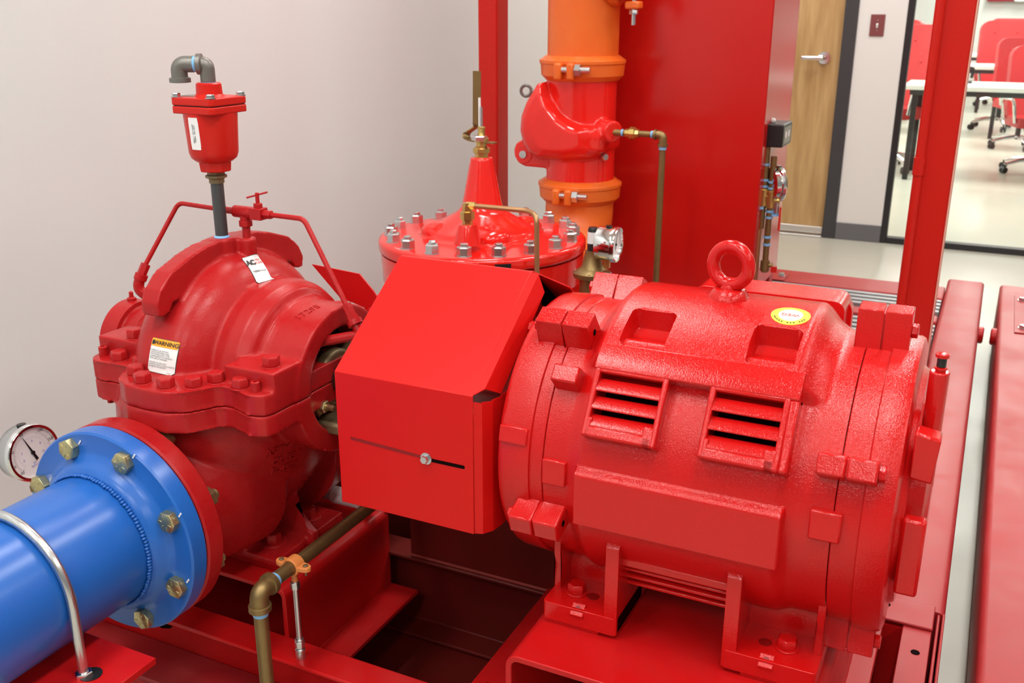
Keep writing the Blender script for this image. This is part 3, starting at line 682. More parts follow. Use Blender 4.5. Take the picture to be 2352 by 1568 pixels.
# label on the cup
BV['cup'] = None
bmc = nb(); rev(bmc, [(0, .0408), (.062, .0443), (.080, .0443)], (ax_, ay_, 1.0725), Z3, 64); BV['cup'] = BVHTree.FromBMesh(bmc); bmc.free()
ncu = V((-.02, -1, 0)).normalized(); ucu = V((1, -.02, 0)).normalized()
dl = obj('paper_label', decal_bm((ax_+.001, ay_-.04, 1.106), ucu, Z3, ncu, .0195, .052, .0008, bv='cup', off=.0003, nx=6, ny=6), WHITE, av)
dl['label'] = 'narrow white paper label with sideways printing'
obj('lettering', text_bm('PART NO.  400000\nSERIAL NO.  1179882', .0034, (ax_+.001, ay_-.04, 1.106), -Z3, ucu, ncu, .00004, bv='cup', off=.0009), INK, dl)

# ================================================================ SUCTION PIPE
sp = thing('suction_pipe', 'large glossy blue steel pipe entering the pump from the lower left', 'pipe', (PX, .5, .395))
bm = nb(); rev(bm, [(0, .1095), (.92, .1095), (.935, .107)], (PX, .03, SZ), Y3, 96); obj('pipe_barrel', bm, BLUE, sp, ang=25)
bm = nb(); rev(bm, [(-.028, .108), (-.024, .1165), (-.018, .1225), (-.010, .1265), (-.006, .1305), (-.002, .136), (0, .1400), (.0, .1685), (.003, .1715), (.030, .1715), (.0335, .1685), (.0335, .09)], (PX, .975, SZ), Y3, 96); obj('pipe_flange', bm, BLUE, sp, ang=32)
bm = nb()
for k in range(130):
    a = 2*pi*k/130; p = V((PX+.1125*math.cos(a), .9465+.0008*math.sin(k*1.7), SZ+.1125*math.sin(a)))
    q = bmesh.ops.create_icosphere(bm, subdivisions=1, radius=.0037)
    for vt in q['verts']: vt.co = V((vt.co.x*.95, vt.co.y*1.4, vt.co.z*.8))+p
obj('weld_bead', bm, BLUE, sp, ang=80)
fb0 = None
for k in range(8):
    a = math.radians(22.5+45*k); p = V((PX+.149*math.cos(a), .975, SZ+.149*math.sin(a)))
    if fb0 is None:
        bm = nb(); P0 = V((PX+.149*math.cos(a), .975, SZ+.149*math.sin(a)))
        rev(bm, [(0, .0175), (.012, .0175), (.0135, .0150), (.0135, 0)], P0, (0, -1, 0), 6)
        for j in range(6):
            b = 2*pi*(j+.5)/6+.26; e = V((math.cos(b), 0, math.sin(b)))
            fbox(bm, P0+V((0, -.0135, 0)), e, e.cross(V((0, 1, 0))), V((0, -1, 0)), (.006, .0125), (-.0007, .0007), (-.0005, .0006))
        cyl(bm, P0, P0+Y3*.096, .0088, n=16)
        rev(bm, [(.0705, .0175), (.085, .0175), (.086, .0150)], P0, Y3, 6, rot=.3)
        for j in range(6): tor(bm, P0+Y3*(.088+.0013*j), Y3, .0086, .0007, 16, 6)
        fb0 = obj('flange_bolt', bm, ZINCY, sp, bev=.0006); dlt = ORG[fb0.name]-P0
    else:
        o = dup(fb0, sp, p+dlt)
        # spin about the bolt axis only
        o.rotation_euler = (0, random.random()*1.0, 0); o.location = (p+dlt)-ORG[sp.name]
for k in (0, 1, 2, 3, 4, 7):
    a = math.radians(22.5+45*k); p = V((PX+.149*math.cos(a), .974, SZ+.149*math.sin(a)))
    bm = nb(); fbox(bm, p+V((.019, 0, .012)), V((.6, 0, .8)), V((-.8, 0, .6)), V((0, -1, 0)), (-.003, .006), (-.0012, .0012), (-.0005, .0004)); obj('paint_mark', bm, WHITE, sp)
# U-bolt and saddle
ub = thing('u_bolt', 'shiny zinc plated rod bent over the blue pipe into a red plate', 'u-bolt', (PX, .80, .37))
pts = [V((PX+.1175, .80, .365)), V((PX+.1175, .80, SZ))]
for j in range(1, 24): a = pi*j/24; pts.append(V((PX+.1175*math.cos(a), .80, SZ+.1175*math.sin(a))))
pts += [V((PX-.1175, .80, SZ)), V((PX-.1175, .80, .365))]
bm = nb(); tube(bm, pts, .0070, 18); obj('rod', bm, ZINC, ub)
for s in (-1, 1):
    bm = nb(); hexbolt(bm, (PX+s*.1175, .80, .3955), Z3, .0125, .007); obj('nut', bm, CHROME, ub)
    bm = nb(); rev(bm, [(0, .016), (.0012, .016)], (PX+s*.1175+.008, .805, .3965), Z3, 24); obj('washer_hole', bm, BLACK, ub)
ps = thing('pipe_support', 'red welded plate stand carrying the blue suction pipe', 'pipe support', (PX, .78, 0))
bm = nb(); box(bm, -1.34, -1.005, .735, .875, .385, .3965); obj('saddle_plate', bm, SKID, ps, bev=.0015)
bm = nb(); box(bm, -1.23, -1.14, .76, .85, 0, .385); obj('stand_tube', bm, SKID, ps, bev=.006)
bm = nb(); box(bm, -1.28, -1.09, .71, .90, 0, .012); obj('base_plate', bm, SKID, ps, bev=.002)

# ================================================================ GAUGES
def gauge(name, label, c, n, r, depth, needle, stem, txt=True, up=Z3, case=ZINC):
    c = V(c); n = V(n).normalized(); v = (up-n*up.dot(n)).normalized(); u = v.cross(n)
    t = thing(name, label, 'gauge', c-v*r*1.1)
    bm = nb(); rev(bm, [(-depth, 0), (-depth, r*.93), (-depth+.003, r*.97), (-.011, r*.97)], c, n, 56); obj('case', bm, case, t)
    bm = nb(); rev(bm, [(-.012, r*.96), (-.010, r*1.03), (-.002, r*1.03), (.001, r*.99), (.000, r*.90), (-.005, r*.885), (-.012, r*.885)], c, n, 64, closed=True); obj('bezel', bm, CHROME, t)
    bm = nb(); rev(bm, [(-.0065, 0), (-.0065, r*.9), (-.0060, r*.9), (-.0060, 0)], c, n, 56); dl_ = obj('dial', bm, WHITE, t)
    if txt:
        bm = nb()
        for k in range(0, 51):
            a = math.radians(225-270*k/50); e = u*math.cos(a)+v*math.sin(a); L = .10 if k % 10 == 0 else .05
            fbox(bm, c+n*-.0059, e, n.cross(e), n, (r*(.74-L), r*.74), (-.00018, .00018), (0, .0002))
        obj('scale_marks', bm, INK, dl_)
        bm = nb()
        for k in range(0, 41):
            a = math.radians(225-270*k/40); e = u*math.cos(a)+v*math.sin(a)
            fbox(bm, c+n*-.0059, e, n.cross(e), n, (r*.53, r*.56), (-.00015, .00015), (0, .0002))
        obj('inner_scale', bm, BLUEINK, dl_)
        for s_, k in (('30', -12), ('0', 6), ('15', 14), ('30', 21), ('60', 30), ('100', 40), ('150', 48)):
            pass
        for s_, a in (('-30', 225), ('0', 198), ('30', 160), ('60', 110), ('100', 55), ('150', 15)):
            a = math.radians(a); obj('numerals', text_bm(s_, r*.15, c+(u*math.cos(a)+v*math.sin(a))*r*.80+n*-.0059, u, v, n, .00005, off=.0001), INK, dl_)
        for s_, a in (('0', 205), ('2', 165), ('6', 80), ('8', 30), ('10', -15)):
            a = math.radians(a); obj('numerals', text_bm(s_, r*.13, c+(u*math.cos(a)+v*math.sin(a))*r*.42+n*-.0059, u, v, n, .00005, off=.0001), BLUEINK, dl_)
        obj('numerals', text_bm('psi\nkg/cm2', r*.11, c-v*r*.42+n*-.0059, u, v, n, .00005, off=.0001), BLUEINK, dl_)
    a = math.radians(needle); e = u*math.cos(a)+v*math.sin(a); f = n.cross(e)
    bm = nb(); prism(bm, [(-r*.32, -r*.055), (-r*.10, -r*.02), (r*.02, -r*.035), (r*.72, -r*.004), (r*.72, r*.004), (r*.02, r*.035), (-r*.10, r*.02), (-r*.32, r*.055)], c+n*-.005, e, f, n, 0, .0006)
    rev(bm, [(-.006, r*.07), (-.003, r*.07), (-.003, 0)], c, n, 16); obj('pointer', bm, BLACK, t)
    bm = nb(); rev(bm, [(r*.90, .009), (r*.90+.022, .009)], c-n*depth*.5, -v, 6); obj('stem', bm, BRASSY, t)
    bm = nb(); rev(bm, [(0, .008), (.004, .008)], c-n*depth*.5+v*r*.965, v, 20); obj('fill_plug', bm, BLACK, t)
    p = c-n*depth*.5-v*(r*.9+.02)
    return t, p, u, v
g1, p, gu, gv = gauge('pressure_gauge', 'round glycerine filled gauge with white dial, left of the blue flange', (-1.503, 1.10, .530), (1, -.02, .10), .052, .040, 112, None)
bm = nb(); cyl(bm, p, p-gv*.010, .0105, n=20); cyl(bm, p-gv*.018, p-gv*.035, .0095, n=6); obj('stem_nut', bm, BRASS, g1)
bm = nb(); cyl(bm, p-gv*.010, p-gv*.016, .0085, n=20); obj('thread_sealant', bm, TAPE, g1)
bm = nb(); tube(bm, fillet([p-gv*.014, p-gv*.06, p-gv*.06+V((.13, -.03, 0))], .02), .0085, 14); obj('feed_pipe', bm, BRASS, g1)

# ================================================================ DRAIN PIPE, CLAMP, ROD, PVC
dp = thing('brass_drain_pipe', 'brass drain pipe with an elbow turning down to the floor in front', 'pipe', (-.945, 1.035, 0))
bx, by, bz = -.945, 1.037, .430
bm = nb(); cyl(bm, (bx, by+.035, bz), (bx, 1.615, bz), .0115, n=28); obj('horizontal_pipe', bm, BRASS, dp)
bm = nb(); cyl(bm, (bx, by, .0), (bx, by, bz-.036), .0115, n=28); obj('down_pipe', bm, BRASS, dp)
bm = nb(); tube(bm, fillet([(bx, by+.030, bz), (bx, by, bz), (bx, by, bz-.030)], .028, 12), .0150, 24)
rev(bm, [(.022, .0155), (.023, .0182), (.032, .0182), (.033, .0160)], (bx, by, bz), Y3, 32); rev(bm, [(.022, .0155), (.023, .0182), (.032, .0182), (.033, .0160)], (bx, by, bz), -Z3, 32); obj('elbow', bm, BRASS, dp)
bm = nb(); rev(bm, [(.0325, .0142), (.0415, .0122)], (bx, by, bz), Y3, 28); obj('thread_sealant', bm, TAPE, dp)
bm = nb(); rev(bm, [(.0325, .0142), (.0415, .0122)], (bx, by, bz), -Z3, 28); obj('thread_sealant', bm, TAPE, dp)
hc = thing('pipe_clamp', 'orange split ring clamp holding the brass drain pipe', 'pipe clamp', (bx, 1.125, bz-.02))
cy_ = 1.125
bm = nb()
rev(bm, [(-.0105, .0118), (-.0105, .0160), (.0105, .0160), (.0105, .0118)], (bx, cy_, bz), Y3, 36, closed=True); obj('ring', bm, CLAMPM, hc, bev=.001)
for s in (-1, 1):
    bm = nb(); prism(bm, [(.012, -.0105), (.024, -.0090), (.0315, -.006), (.034, 0), (.0315, .006), (.024, .0090), (.012, .0105)], (bx, cy_, bz+.0015 if s > 0 else bz+.0015), X3*s, Y3, Z3, -.0045, .0035); obj('ear', bm, CLAMPM, hc, bev=.001)
    bm = nb(); rev(bm, [(0, .0042), (.0015, .0045), (.0025, .003), (.0025, 0)], (bx+s*.0245, cy_, bz+.005), Z3, 16); cyl(bm, (bx+s*.0245, cy_, bz-.012), (bx+s*.0245, cy_, bz-.003), .0022, n=10); obj('screw', bm, BRONZE, hc)
bm = nb(); rev(bm, [(0, .0055), (.010, .0050), (.016, .0065)], (bx, cy_, bz-.029), Z3, 20); obj('socket', bm, CLAMPM, hc)
hr = thing('support_rod', 'thin zinc plated rod with nuts standing under the orange clamp', 'threaded rod', (bx, cy_, .25))
bm = nb(); cyl(bm, (bx, cy_, .232), (bx, cy_, bz-.028), .0048, n=20); obj('rod', bm, ZINC, hr)
bm = nb(); cyl(bm, (bx, cy_, bz-.044), (bx, cy_, bz-.030), .0082, n=6); obj('nut', bm, ZINC, hr, bev=.0008)
bm = nb(); cyl(bm, (bx, cy_, .272), (bx, cy_, .284), .0088, n=6); cyl(bm, (bx, cy_, .284), (bx, cy_, .289), .0078, n=20); obj('nut', bm, ZINC, hr, bev=.0008)
bm = nb(); rev(bm, [(0, .0085), (.018, .0085), (.020, .0065)], (bx, cy_, .2505), Z3, 24); obj('spacer', bm, ZINC, hr)
pv = thing('white_drain_pipe', 'white plastic pipe with a coupling lying behind the pump foot', 'pipe', (-1.1, 1.46, .346))
bm = nb(); cyl(bm, (-1.32, 1.455, .366), (-.99, 1.455, .373), .0128, n=28); obj('pipe_barrel', bm, PVC, pv)
bm = nb(); cyl(bm, (-1.105, 1.455, .3705), (-1.04, 1.455, .372), .0175, n=28); obj('coupling', bm, WHITE, pv, bev=.002)

# ================================================================ COUPLING GUARD
cg = thing('coupling_guard', 'bright red folded sheet metal guard box between pump and motor', 'machine guard', (-.71, YS, .47))
def sheet(poly, t=.002):   # offset inward for thickness
    out = list(poly); inn = []
    cx, cz = YS, .72
    for y, z in poly:
        d = V((cx-y, cz-z)); inn.append((y+d.x/d.length*t*1.3, z+d.y/d.length*t*1.3))
    return out+list(reversed(inn))
prof = [(1.107, .5835), (1.107, .797), (YS-.003, .9285), (YS+.003, .9285), (1.493, .797), (1.493, .5835)]
bm = nb(); prism(bm, sheet(prof), (0, 0, 0), Y3, Z3, X3, -.826, -.5965)
o = obj('front_shell', bm, GUARD, cg, bev=.0015, ang=20)
XG = -.5965
def flap(name, q, m=GUARD):
    bm = nb(); n = (V(q[1])-V(q[0])).cross(V(q[2])-V(q[0])).normalized()
    a = [bm.verts.new(V(p)) for p in q]; b = [bm.verts.new(V(p)+n*.0018) for p in q]; N = len(q)
    bm.faces.new(a); bm.faces.new(b)
    for k in range(N): bm.faces.new((a[k], a[(k+1) % N], b[(k+1) % N], b[k]))
    bmesh.ops.recalc_face_normals(bm, faces=bm.faces); return obj(name, bm, m, cg)
fp_ = [(XG, 1.109), (-.585, 1.113), (-.576, 1.128), (-.573, 1.150), (-.572, 1.22)]
for (xa_, ya_), (xb_, yb_) in zip(fp_, fp_[1:]):
    flap('return_flap', [(xa_, ya_, .5845), (xa_, ya_, .788), (xb_, yb_, .786), (xb_, yb_, .5845)])
def sl_(x, y): return (x, y, .797+(y-1.107)*.686)
flap('upper_flap', [sl_(XG, 1.109), sl_(XG, YS-.002), sl_(-.584, YS-.004), sl_(-.584, 1.120)])
flap('upper_flap', [sl_(-.584, 1.120), sl_(-.584, YS-.004), (-.574, YS-.004, .90), (-.574, 1.15, .79)])
flap('back_flap', [(XG, YS+.004, .9265), (-.552, 1.34, .899), (-.552, 1.47, .80), (XG, 1.491, .797)])
# slots on the front face with the locking screw
bm = nb(); prism(bm, rrect(.060, .0052, .0025), (-.640, 1.1068, .6872), X3, Z3, -Y3, 0, .0004); obj('slot', bm, DARK, cg)
bm = nb(); prism(bm, rrect(.125, .0050, .0024), (-.741, 1.1068, .6918), V((1, 0, -.045)).normalized(), Z3, -Y3, 0, .0003); obj('slot', bm, CUTM, cg)
bm = nb(); hexbolt(bm, (-.6725, 1.1065, .6885), -Y3, .0062, .0075, .0090); s_ = obj('locking_screw', bm, ZINC, cg); s_['label'] = 'silver washer and small painted hex head'
bm = nb()   # flared flap on the pump side
prism(bm, [(-1.1185, .8475), (-1.0128, .8413), (-.984, .8127), (-.955, .772), (-.93, .70), (-.985, .70), (-.995, .765), (-1.005, .778), (-1.0282, .784), (-1.0575, .7893)], (0, 1.45, 0), X3, Z3, Y3, 0, .003); obj('side_flap', bm, SKID, cg)
bm = nb(); box(bm, -.93, -.62, 1.450, 1.490, .60, .72); obj('mounting_bracket', bm, SKID, cg, bev=.001)
bm = nb(); box(bm, -.95, -.56, 1.493, 1.496, .255, .72); obj('light_baffle', bm, DARKRED, cg, bev=.001)  # added sheet that blocks light coming in behind the guard
bm = nb(); rev(bm, [(0, .045), (.05, .045), (.052, .03), (.052, 0)], (-.60, YS, ZS), X3, 40); obj('coupling_hub', bm, SKID, cg)

# ================================================================ MOTOR
mo = thing('electric_motor', 'glossy bright red cast iron electric motor with louvred vents and lifting eye', 'electric motor', (-.30, YS, .475))
def ss(a, b, t):
    t = (t-a)/(b-a); t = 0 if t < 0 else 1 if t > 1 else t
    return t*t*(3-2*t)
def bx2(a0, a1, e, t): return ss(a0-e, a0+e, t)*(1-ss(a1-e, a1+e, t))
def mr(x, ph):          # ph degrees from the front, up
    p = ph % 360
    if p > 180+90: p -= 360
    side = 1
    if p > 90: p = 180-p; side = -1       # mirror for the back
    wx = ss(-.456, -.432, x)*(1-ss(-.182, -.157, x))
    r = .1945+wx*.0085
    wxt = ss(-.462, -.425, x)*(1-ss(-.180, -.135, x))
    wt = ss(45.5, 50, p)
    r += wxt*wt*.0235
    # ledge with a flat vertical face
    wl = bx2(-.438, -.168, .0018, x)
    if -14.5 < p < 9:
        rl = .2125/math.cos(math.radians(p))
        wv = ss(-14.2, -13.2, p)*(1-ss(5.5, 9, p))
        r = r*(1-wl*wv)+rl*wl*wv
    # pockets
    for a0, a1 in ((-.409, -.351), (-.243, -.186)):
        if a0-.004 < x < a1+.004 and 50 < p < 76:
            hx = (a1-a0)/2; hv = 8.9; sx_ = abs(x-(a0+a1)/2)*1000; sv_ = abs(p-62.8)*3.95
            rr = 9; qx = max(0, sx_-(hx*1000-rr)); qv = max(0, sv_-(hv*3.95-rr)); sd = math.hypot(qx, qv)-rr
            wq = 1-ss(-1.6, 1.6, sd)
            r -= wq*(.010+.020*ss(57, 66, p))
    for a0, a1 in ((-.4245, -.3355), (-.2715, -.1835)):
        wl2 = bx2(a0, a1, .0009, x)*ss(22.3, 23.3, p)*(1-ss(43, 44, p))
        r = r*(1-wl2)+.176*wl2
    return r
bm = nb()
xs = []
x = -.489
while x < -.1125:
    xs.append(x)
    dx = .0034
    for e in (-.489, -.438, -.409, -.351, -.243, -.186, -.168, -.113):
        if abs(x-e) < .006: dx = .0012
    x += dx
xs.append(-.1125)
NP = 720
rings = []
for x in xs:
    ring = []
    for k in range(NP):
        ph = 360*k/NP; r = mr(x, ph); a = math.radians(ph)
        ring.append(bm.verts.new((x, YS-r*math.cos(a), ZS+r*math.sin(a))))
    rings.append(ring)
for a, b in zip(rings, rings[1:]):
    for k in range(NP): bm.faces.new((a[k], a[(k+1) % NP], b[(k+1) % NP], b[k]))
bm.faces.new(rings[0]); bm.faces.new(rings[-1])
bmesh.ops.recalc_face_normals(bm, faces=bm.faces)
obj('frame_body', bm, MOTOR, mo, ang=50, keep_bvh='motor')
O_ = V((0, YS, ZS))
bm = nb(); rev(bm, [(-.552, 0), (-.552, .145), (-.558, .172), (-.5600, .184), (-.5585, .191), (-.553, .1955), (-.549, .1965), (-.514, .1985), (-.510, .198), (-.509, .1945), (-.4915, .1945), (-.4905, .1935), (-.4905, 0)], O_, X3, 180); obj('drive_end_bracket', bm, MOTOR, mo, ang=28)
bm = nb(); rev(bm, [(-.1115, 0), (-.1115, .1935), (-.1105, .1945), (-.082, .1945), (-.080, .1985), (-.052, .1985), (-.047, .196), (-.0445, .190), (-.043, .160), (-.036, .155), (-.036, 0)], O_, X3, 180); obj('fan_end_bracket', bm, MOTOR, mo, ang=28)
def frame(ph):
    a = math.radians(ph); n = V((0, -math.cos(a), math.sin(a))); v = V((0, math.sin(a), math.cos(a))); return n, v
def lug(name, ph, xa, xb, wd, r0, r1, bolt=None, split=True, top=.8):
    n, v = frame(ph); bm = nb()
    xm = (xa+xb)/2
    parts = ((xa, xm-.0012), (xm+.0004, xb)) if split else ((xa, xb),)
    for a, b in parts:
        prism(bm, [(-wd/2-.004, r0-.01), (-wd/2, r0), (-wd/2*top, r1), (wd/2*top, r1), (wd/2, r0), (wd/2+.004, r0-.01)], O_, v, n, X3, a, b)
    if split: prism(bm, [(-wd/2*.95, r0-.01), (-wd/2*.7, r1-.004), (wd/2*.7, r1-.004), (wd/2*.95, r0-.01)], O_, v, n, X3, xm-.003, xm+.003)
    l = obj(name, bm, MOTOR_S, mo, bev=.0025)
    if bolt:
        s = 1 if bolt > 0 else -1; xe = xb if s > 0 else xa
        bm = nb(); rev(bm, [(0, .0095), (.007, .0095), (.008, .0082), (.008, 0)], O_+X3*xe+n*(r0+(r1-r0)*.5), X3*s, 6, rot=.2); obj('bracket_bolt', bm, MOTOR_S, mo, bev=.0008)
        bm = nb(); rev(bm, [(0, .0045), (.0006, .0045), (.0006, 0)], O_+X3*(xa if s > 0 else xb)+n*(r0+(r1-r0)*.45), X3*-s, 16); obj('bolt_hole', bm, DARK, mo)
lug('bracket_lug', 60.5, -.533, -.455, .036, .192, .234, -1)
lug('casting_lug', 40.5, -.489, -.452, .030, .190, .222, None, False, .8)
lug('bracket_lug', -17, -.528, -.456, .036, .190, .231, -1)
lug('bracket_lug', 26, -.1365, -.068, .032, .190, .226, 1)
lug('bracket_lug', 86, -.127, -.062, .040, .190, .244, 1)
lug('bracket_lug', -62, -.115, -.052, .034, .190, .232, 1)
lug('bracket_lug', 118, -.533, -.455, .036, .192, .234, -1)
lug('bracket_lug', 154, -.1365, -.068, .036, .190, .228, 1)
bm = nb(); n, v = frame(5); fbox(bm, O_+X3*-.1195, X3, v, n, (-.0185, .0185), (-.020, .018), (.188, .2015)); obj('boss_pad', bm, MOTOR_S, mo, bev=.0025)
bm = nb(); n, v = frame(15); fbox(bm, O_+X3*-.5335, X3, v, n, (-.022, .020), (-.012, .012), (.188, .2015)); obj('boss_pad', bm, MOTOR_S, mo, bev=.002)
bm = nb(); n, v = frame(3); fbox(bm, O_+X3*-.472, X3, v, n, (-.0170, .017), (-.018, .018), (.188, .1995)); obj('boss_pad', bm, MOTOR_S, mo, bev=.002)
# louvre hoods
n, v = frame(33.5)
def LP(x, vv, ww): return O_+X3*x+v*vv+n*ww
W0 = .2225
def louvre(xa, xb):
    c = (xa+xb)/2; hw = (xb-xa)/2
    h = thing_part = None
    bm = nb()
    vt, vb = .042, -.050
    # frame: sides, top, bottom
    def bar(x0, x1, v0, v1, w0=.196, w1=W0): fbox(bm, O_, X3, v, n, (x0, x1), (v0, v1), (w0, w1))
    bar(xa, xa+.008, vb, vt); bar(xb-.008, xb, vb, vt)
    bar(xa+.005, xb-.005, vt-.006, vt); bar(xa+.005, xb-.005, vb, vb+.014, .19, W0)
    # widen the lower corners where the casting is solid
    bar(xa+.004, xa+.012, vb, vb+.026) ; bar(xb-.020, xb-.004, vb, vb+.026)
    hood = obj('louvre_hood', bm, MOTOR_S, mo, bev=.0032, seg=4)
    pitch = (vt-vb-.020)/3
    for k in range(3):
        t0 = vt-.006-pitch*k
        bm = nb()
        # sloping blade: deep at the top, flush with the face at its lower edge
        prism(bm, [(t0-.0055, .2110), (t0-pitch+.0035, W0-.001), (t0-pitch-.0010, W0-.001), (t0-pitch-.0010, W0-.0045), (t0-.0060, .2080)], O_, v, n, X3, xa+.005, xb-.005)
        obj('louvre_blade', bm, MOTOR_S, hood, bev=.0012)
    bm = nb(); fbox(bm, O_, X3, v, n, (xa+.004, xb-.004), (vb+.006, vt-.002), (.177, .1792)); obj('vent_opening', bm, DARK, hood)
louvre(-.430, -.330); louvre(-.277, -.178)
bm = nb()    # brow joining both hoods
prism(bm, [(.0385, .200), (.0395, W0-.001), (.0415, W0+.0005), (.048, W0+.0005), (.062, .2195), (.078, .2135), (.080, .200), (.04, .19)], O_, v, n, X3, -.431, -.168); obj('brow', bm, MOTOR_S, mo, bev=.0022, seg=3)
bm = nb(); prism(bm, [(-.050, .19), (-.050, W0-.002), (.040, W0-.001), (.050, .19)], O_, v, n, X3, -.179, -.168); obj('brow_return', bm, MOTOR_S, mo, bev=.003)
# feet
def foot(x0, x1, big_right):
    bm = nb()
    z0 = .4755
    prism(bm, rrect(x1-x0, .300, .006, 3, (x0+x1)/2, YS-.190+.15), (0, 0, 0), X3, Y3, Z3, z0+.0002, z0+.028)
    big = (x1-.019, x1) if big_right else (x0, x0+.019); thin = (x0+.001, x0+.011) if big_right else (x1-.011, x1-.001)
    prism(bm, [(1.1105, z0+.002), (1.1105, .612), (1.118, .622), (1.16, .64), (1.22, .62), (1.22, z0+.002)], (0, 0, 0), Y3, Z3, X3, *big)
    prism(bm, [(1.150, z0+.02), (1.153, .540), (1.147, .56), (1.147, .585), (1.16, .60), (1.20, .62), (1.22, .6), (1.22, z0+.02)], (0, 0, 0), Y3, Z3, X3, *thin)
    prism(bm, [(1.19, z0+.02), (1.188, .52), (1.20, .56), (1.23, .58), (1.24, z0+.02)], (0, 0, 0), Y3, Z3, X3, x0+.006, x1-.006)
    f = obj('foot', bm, MOTOR_S, mo, bev=.003, seg=3)
    cx = (x0+x1)/2
    bm = nb(); hexbolt(bm, (cx-.020 if big_right else cx+.016, 1.1515, z0+.028), Z3, .0135, .013, .0165); obj('foot_bolt', bm, SKID if False else MOTOR_S, f, bev=.0008)
    bm = nb(); rev(bm, [(0, .009), (.0006, .009), (.0006, 0)], (cx+.006 if big_right else cx-.012, 1.150, z0+.0278), Z3, 20); obj('bolt_hole', bm, CUTM, f)
    pc = V((cx-.003, 1.1150, z0+.0250)); pn = V((0, -.62, .78))
    bm = nb(); fbox(bm, pc, X3, V((0, .78, .62)), pn, (-.010, .010), (-.0105, .009), (-.006, .0028)); obj('jack_pad', bm, MOTOR, f, bev=.0015)
    bm = nb(); rev(bm, [(0, .0045), (.0006, .0045), (.0006, 0)], pc+pn*.0026, pn, 14); obj('jack_hole', bm, CUTM, f)
foot(-.489, -.378, True); foot(-.2315, -.110, False)
for x0, x1 in ((-.489, -.405), (-.205, -.110)):
    bm = nb(); box(bm, x0, x1, 1.112, 1.19, .4705, .4755); obj('shim', bm, SKID, mo)
# vent bars between the feet
for z, y, h in ((.585, 1.132, .012), (.567, 1.142, .0055), (.553, 1.147, .0055), (.540, 1.152, .0055)):
    bm = nb(); box(bm, -.385, -.225, y-(.004 if h > .01 else 0), y+.03, z-h/2, z+h/2); obj('vent_bar', bm, MOTOR_S, mo, bev=.0018)
bm = nb(); box(bm, -.385, -.225, 1.168, 1.18, .53, .60); obj('vent_opening', bm, DARK, mo)
# lifting eye
bm = nb(); tor(bm, (-.3, YS, .9705), (.25, 1, 0), .0265, .0090, 56, 20)
ex_ = V((-.3, YS, 0)); rev(bm, [(0, .0135), (.018, .0125), (.024, .010)], ex_+Z3*.921, Z3, 28); obj('lifting_eye', bm, MOTOR_S, mo)
bm = nb(); rev(bm, [(0, .030), (.006, .028), (.016, .0225), (.018, .020), (.018, 0)], ex_+Z3*.9215, Z3, 8, rot=.5); obj('lifting_boss', bm, MOTOR_S, mo, bev=.002)
# terminal box at the back
bm = nb(); prism(bm, rrect(.225, .13, .016, 5, -.277, .83), (0, 1.455, 0), X3, Z3, Y3, 0, .07); 
obj('terminal_box', bm, MOTOR_S, mo, bev=.003)
bm = nb(); prism(bm, rrect(.240, .145, .018, 5, -.279, .8135), (0, 1.5, 0), X3, Z3, Y3, .0, .012); obj('box_lid', bm, MOTOR_S, mo, bev=.003)
bm = nb(); prism(bm, rrect(.236, .14, .018, 5, -.279, .8125), (0, 1.52, 0), X3, Z3, Y3, .0, .018); obj('box_lid', bm, MOTOR_S, mo, bev=.003)
# oiler tube and vent boxes on the fan end
bm = nb(); cyl(bm, (-.022, 1.22, .74), (-.022, 1.22, .890), .0115, n=24); oil = obj('oiler_tube', bm, MOTOR_S, mo, bev=.0015)
bm = nb(); rev(bm, [(0, .006), (.003, .006), (.004, .0075), (.006, .0075), (.007, .004), (.018, .004), (.019, .008), (.023, .008), (.024, .006)], (-.0215, 1.22, .889), Z3, 16); obj('oiler_cap', bm, MOTOR_S, oil)
bm = nb(); cyl(bm, (-.0215, 1.2195, .8965), (-.0215, 1.2195, .9075), .0055, n=12); obj('oiler_washer', bm, BLACK, oil)
bm = nb(); box(bm, -.037, -.010, 1.14, 1.16, .625, .727); obj('vent_cover', bm, MOTOR_S, mo, bev=.004)
bm = nb(); prism(bm, [(-.037, .775), (-.012, .772), (-.008, .83), (-.037, .835)], (0, 1.15, 0), X3, Z3, Y3, 0, .03); obj('vent_cover', bm, MOTOR_S, mo, bev=.003)
bm = nb(); rev(bm, [(-.036, .125), (-.018, .118), (-.012, .105), (-.012, 0)], O_, X3, 96); obj('fan_end_cover', bm, MOTOR_S, mo)
bm = nb(); cyl(bm, (-.573, 1.245, .86), (-.556, 1.245, .86), .010, n=6); obj('grease_fitting', bm, MOTOR_S, mo)
# sticker on top
ns_, vs_ = frame(80); 
so = O_+X3*-.2085+ns_*.226
st = obj('round_sticker', decal_bm(so, X3, vs_, ns_, .050, .050, .01, bv='motor', off=.0003, ellipse=True), YELLOW, mo); st['label'] = 'yellow round sticker with a white centre and upside-down red letters'
obj('white_centre', decal_bm(so, X3, vs_, ns_, .031, .033, .01, bv='motor', off=.0009, ellipse=True, nx=8, ny=10), WHITE, st)
obj('red_lettering', text_bm('WEG', .0095, so-vs_*.001, -X3, -vs_, ns_, .0001, bv='motor', off=.0016, wscale=1.1), REDINK, st)
bm = nb()
for k in range(13):
    a = math.radians(205+130*k/12); p = so+X3*.0208*math.cos(a)+vs_*.0208*math.sin(a); hit = BV['motor'].ray_cast(p+ns_*.05, -ns_, .2)
    if hit[0] is not None and k not in (5, 9): fbox(bm, hit[0], X3, vs_, ns_, (-.0009, .0009), (-.0011, .0011), (.0008, .0013))
obj('rim_lettering', bm, INK, st)

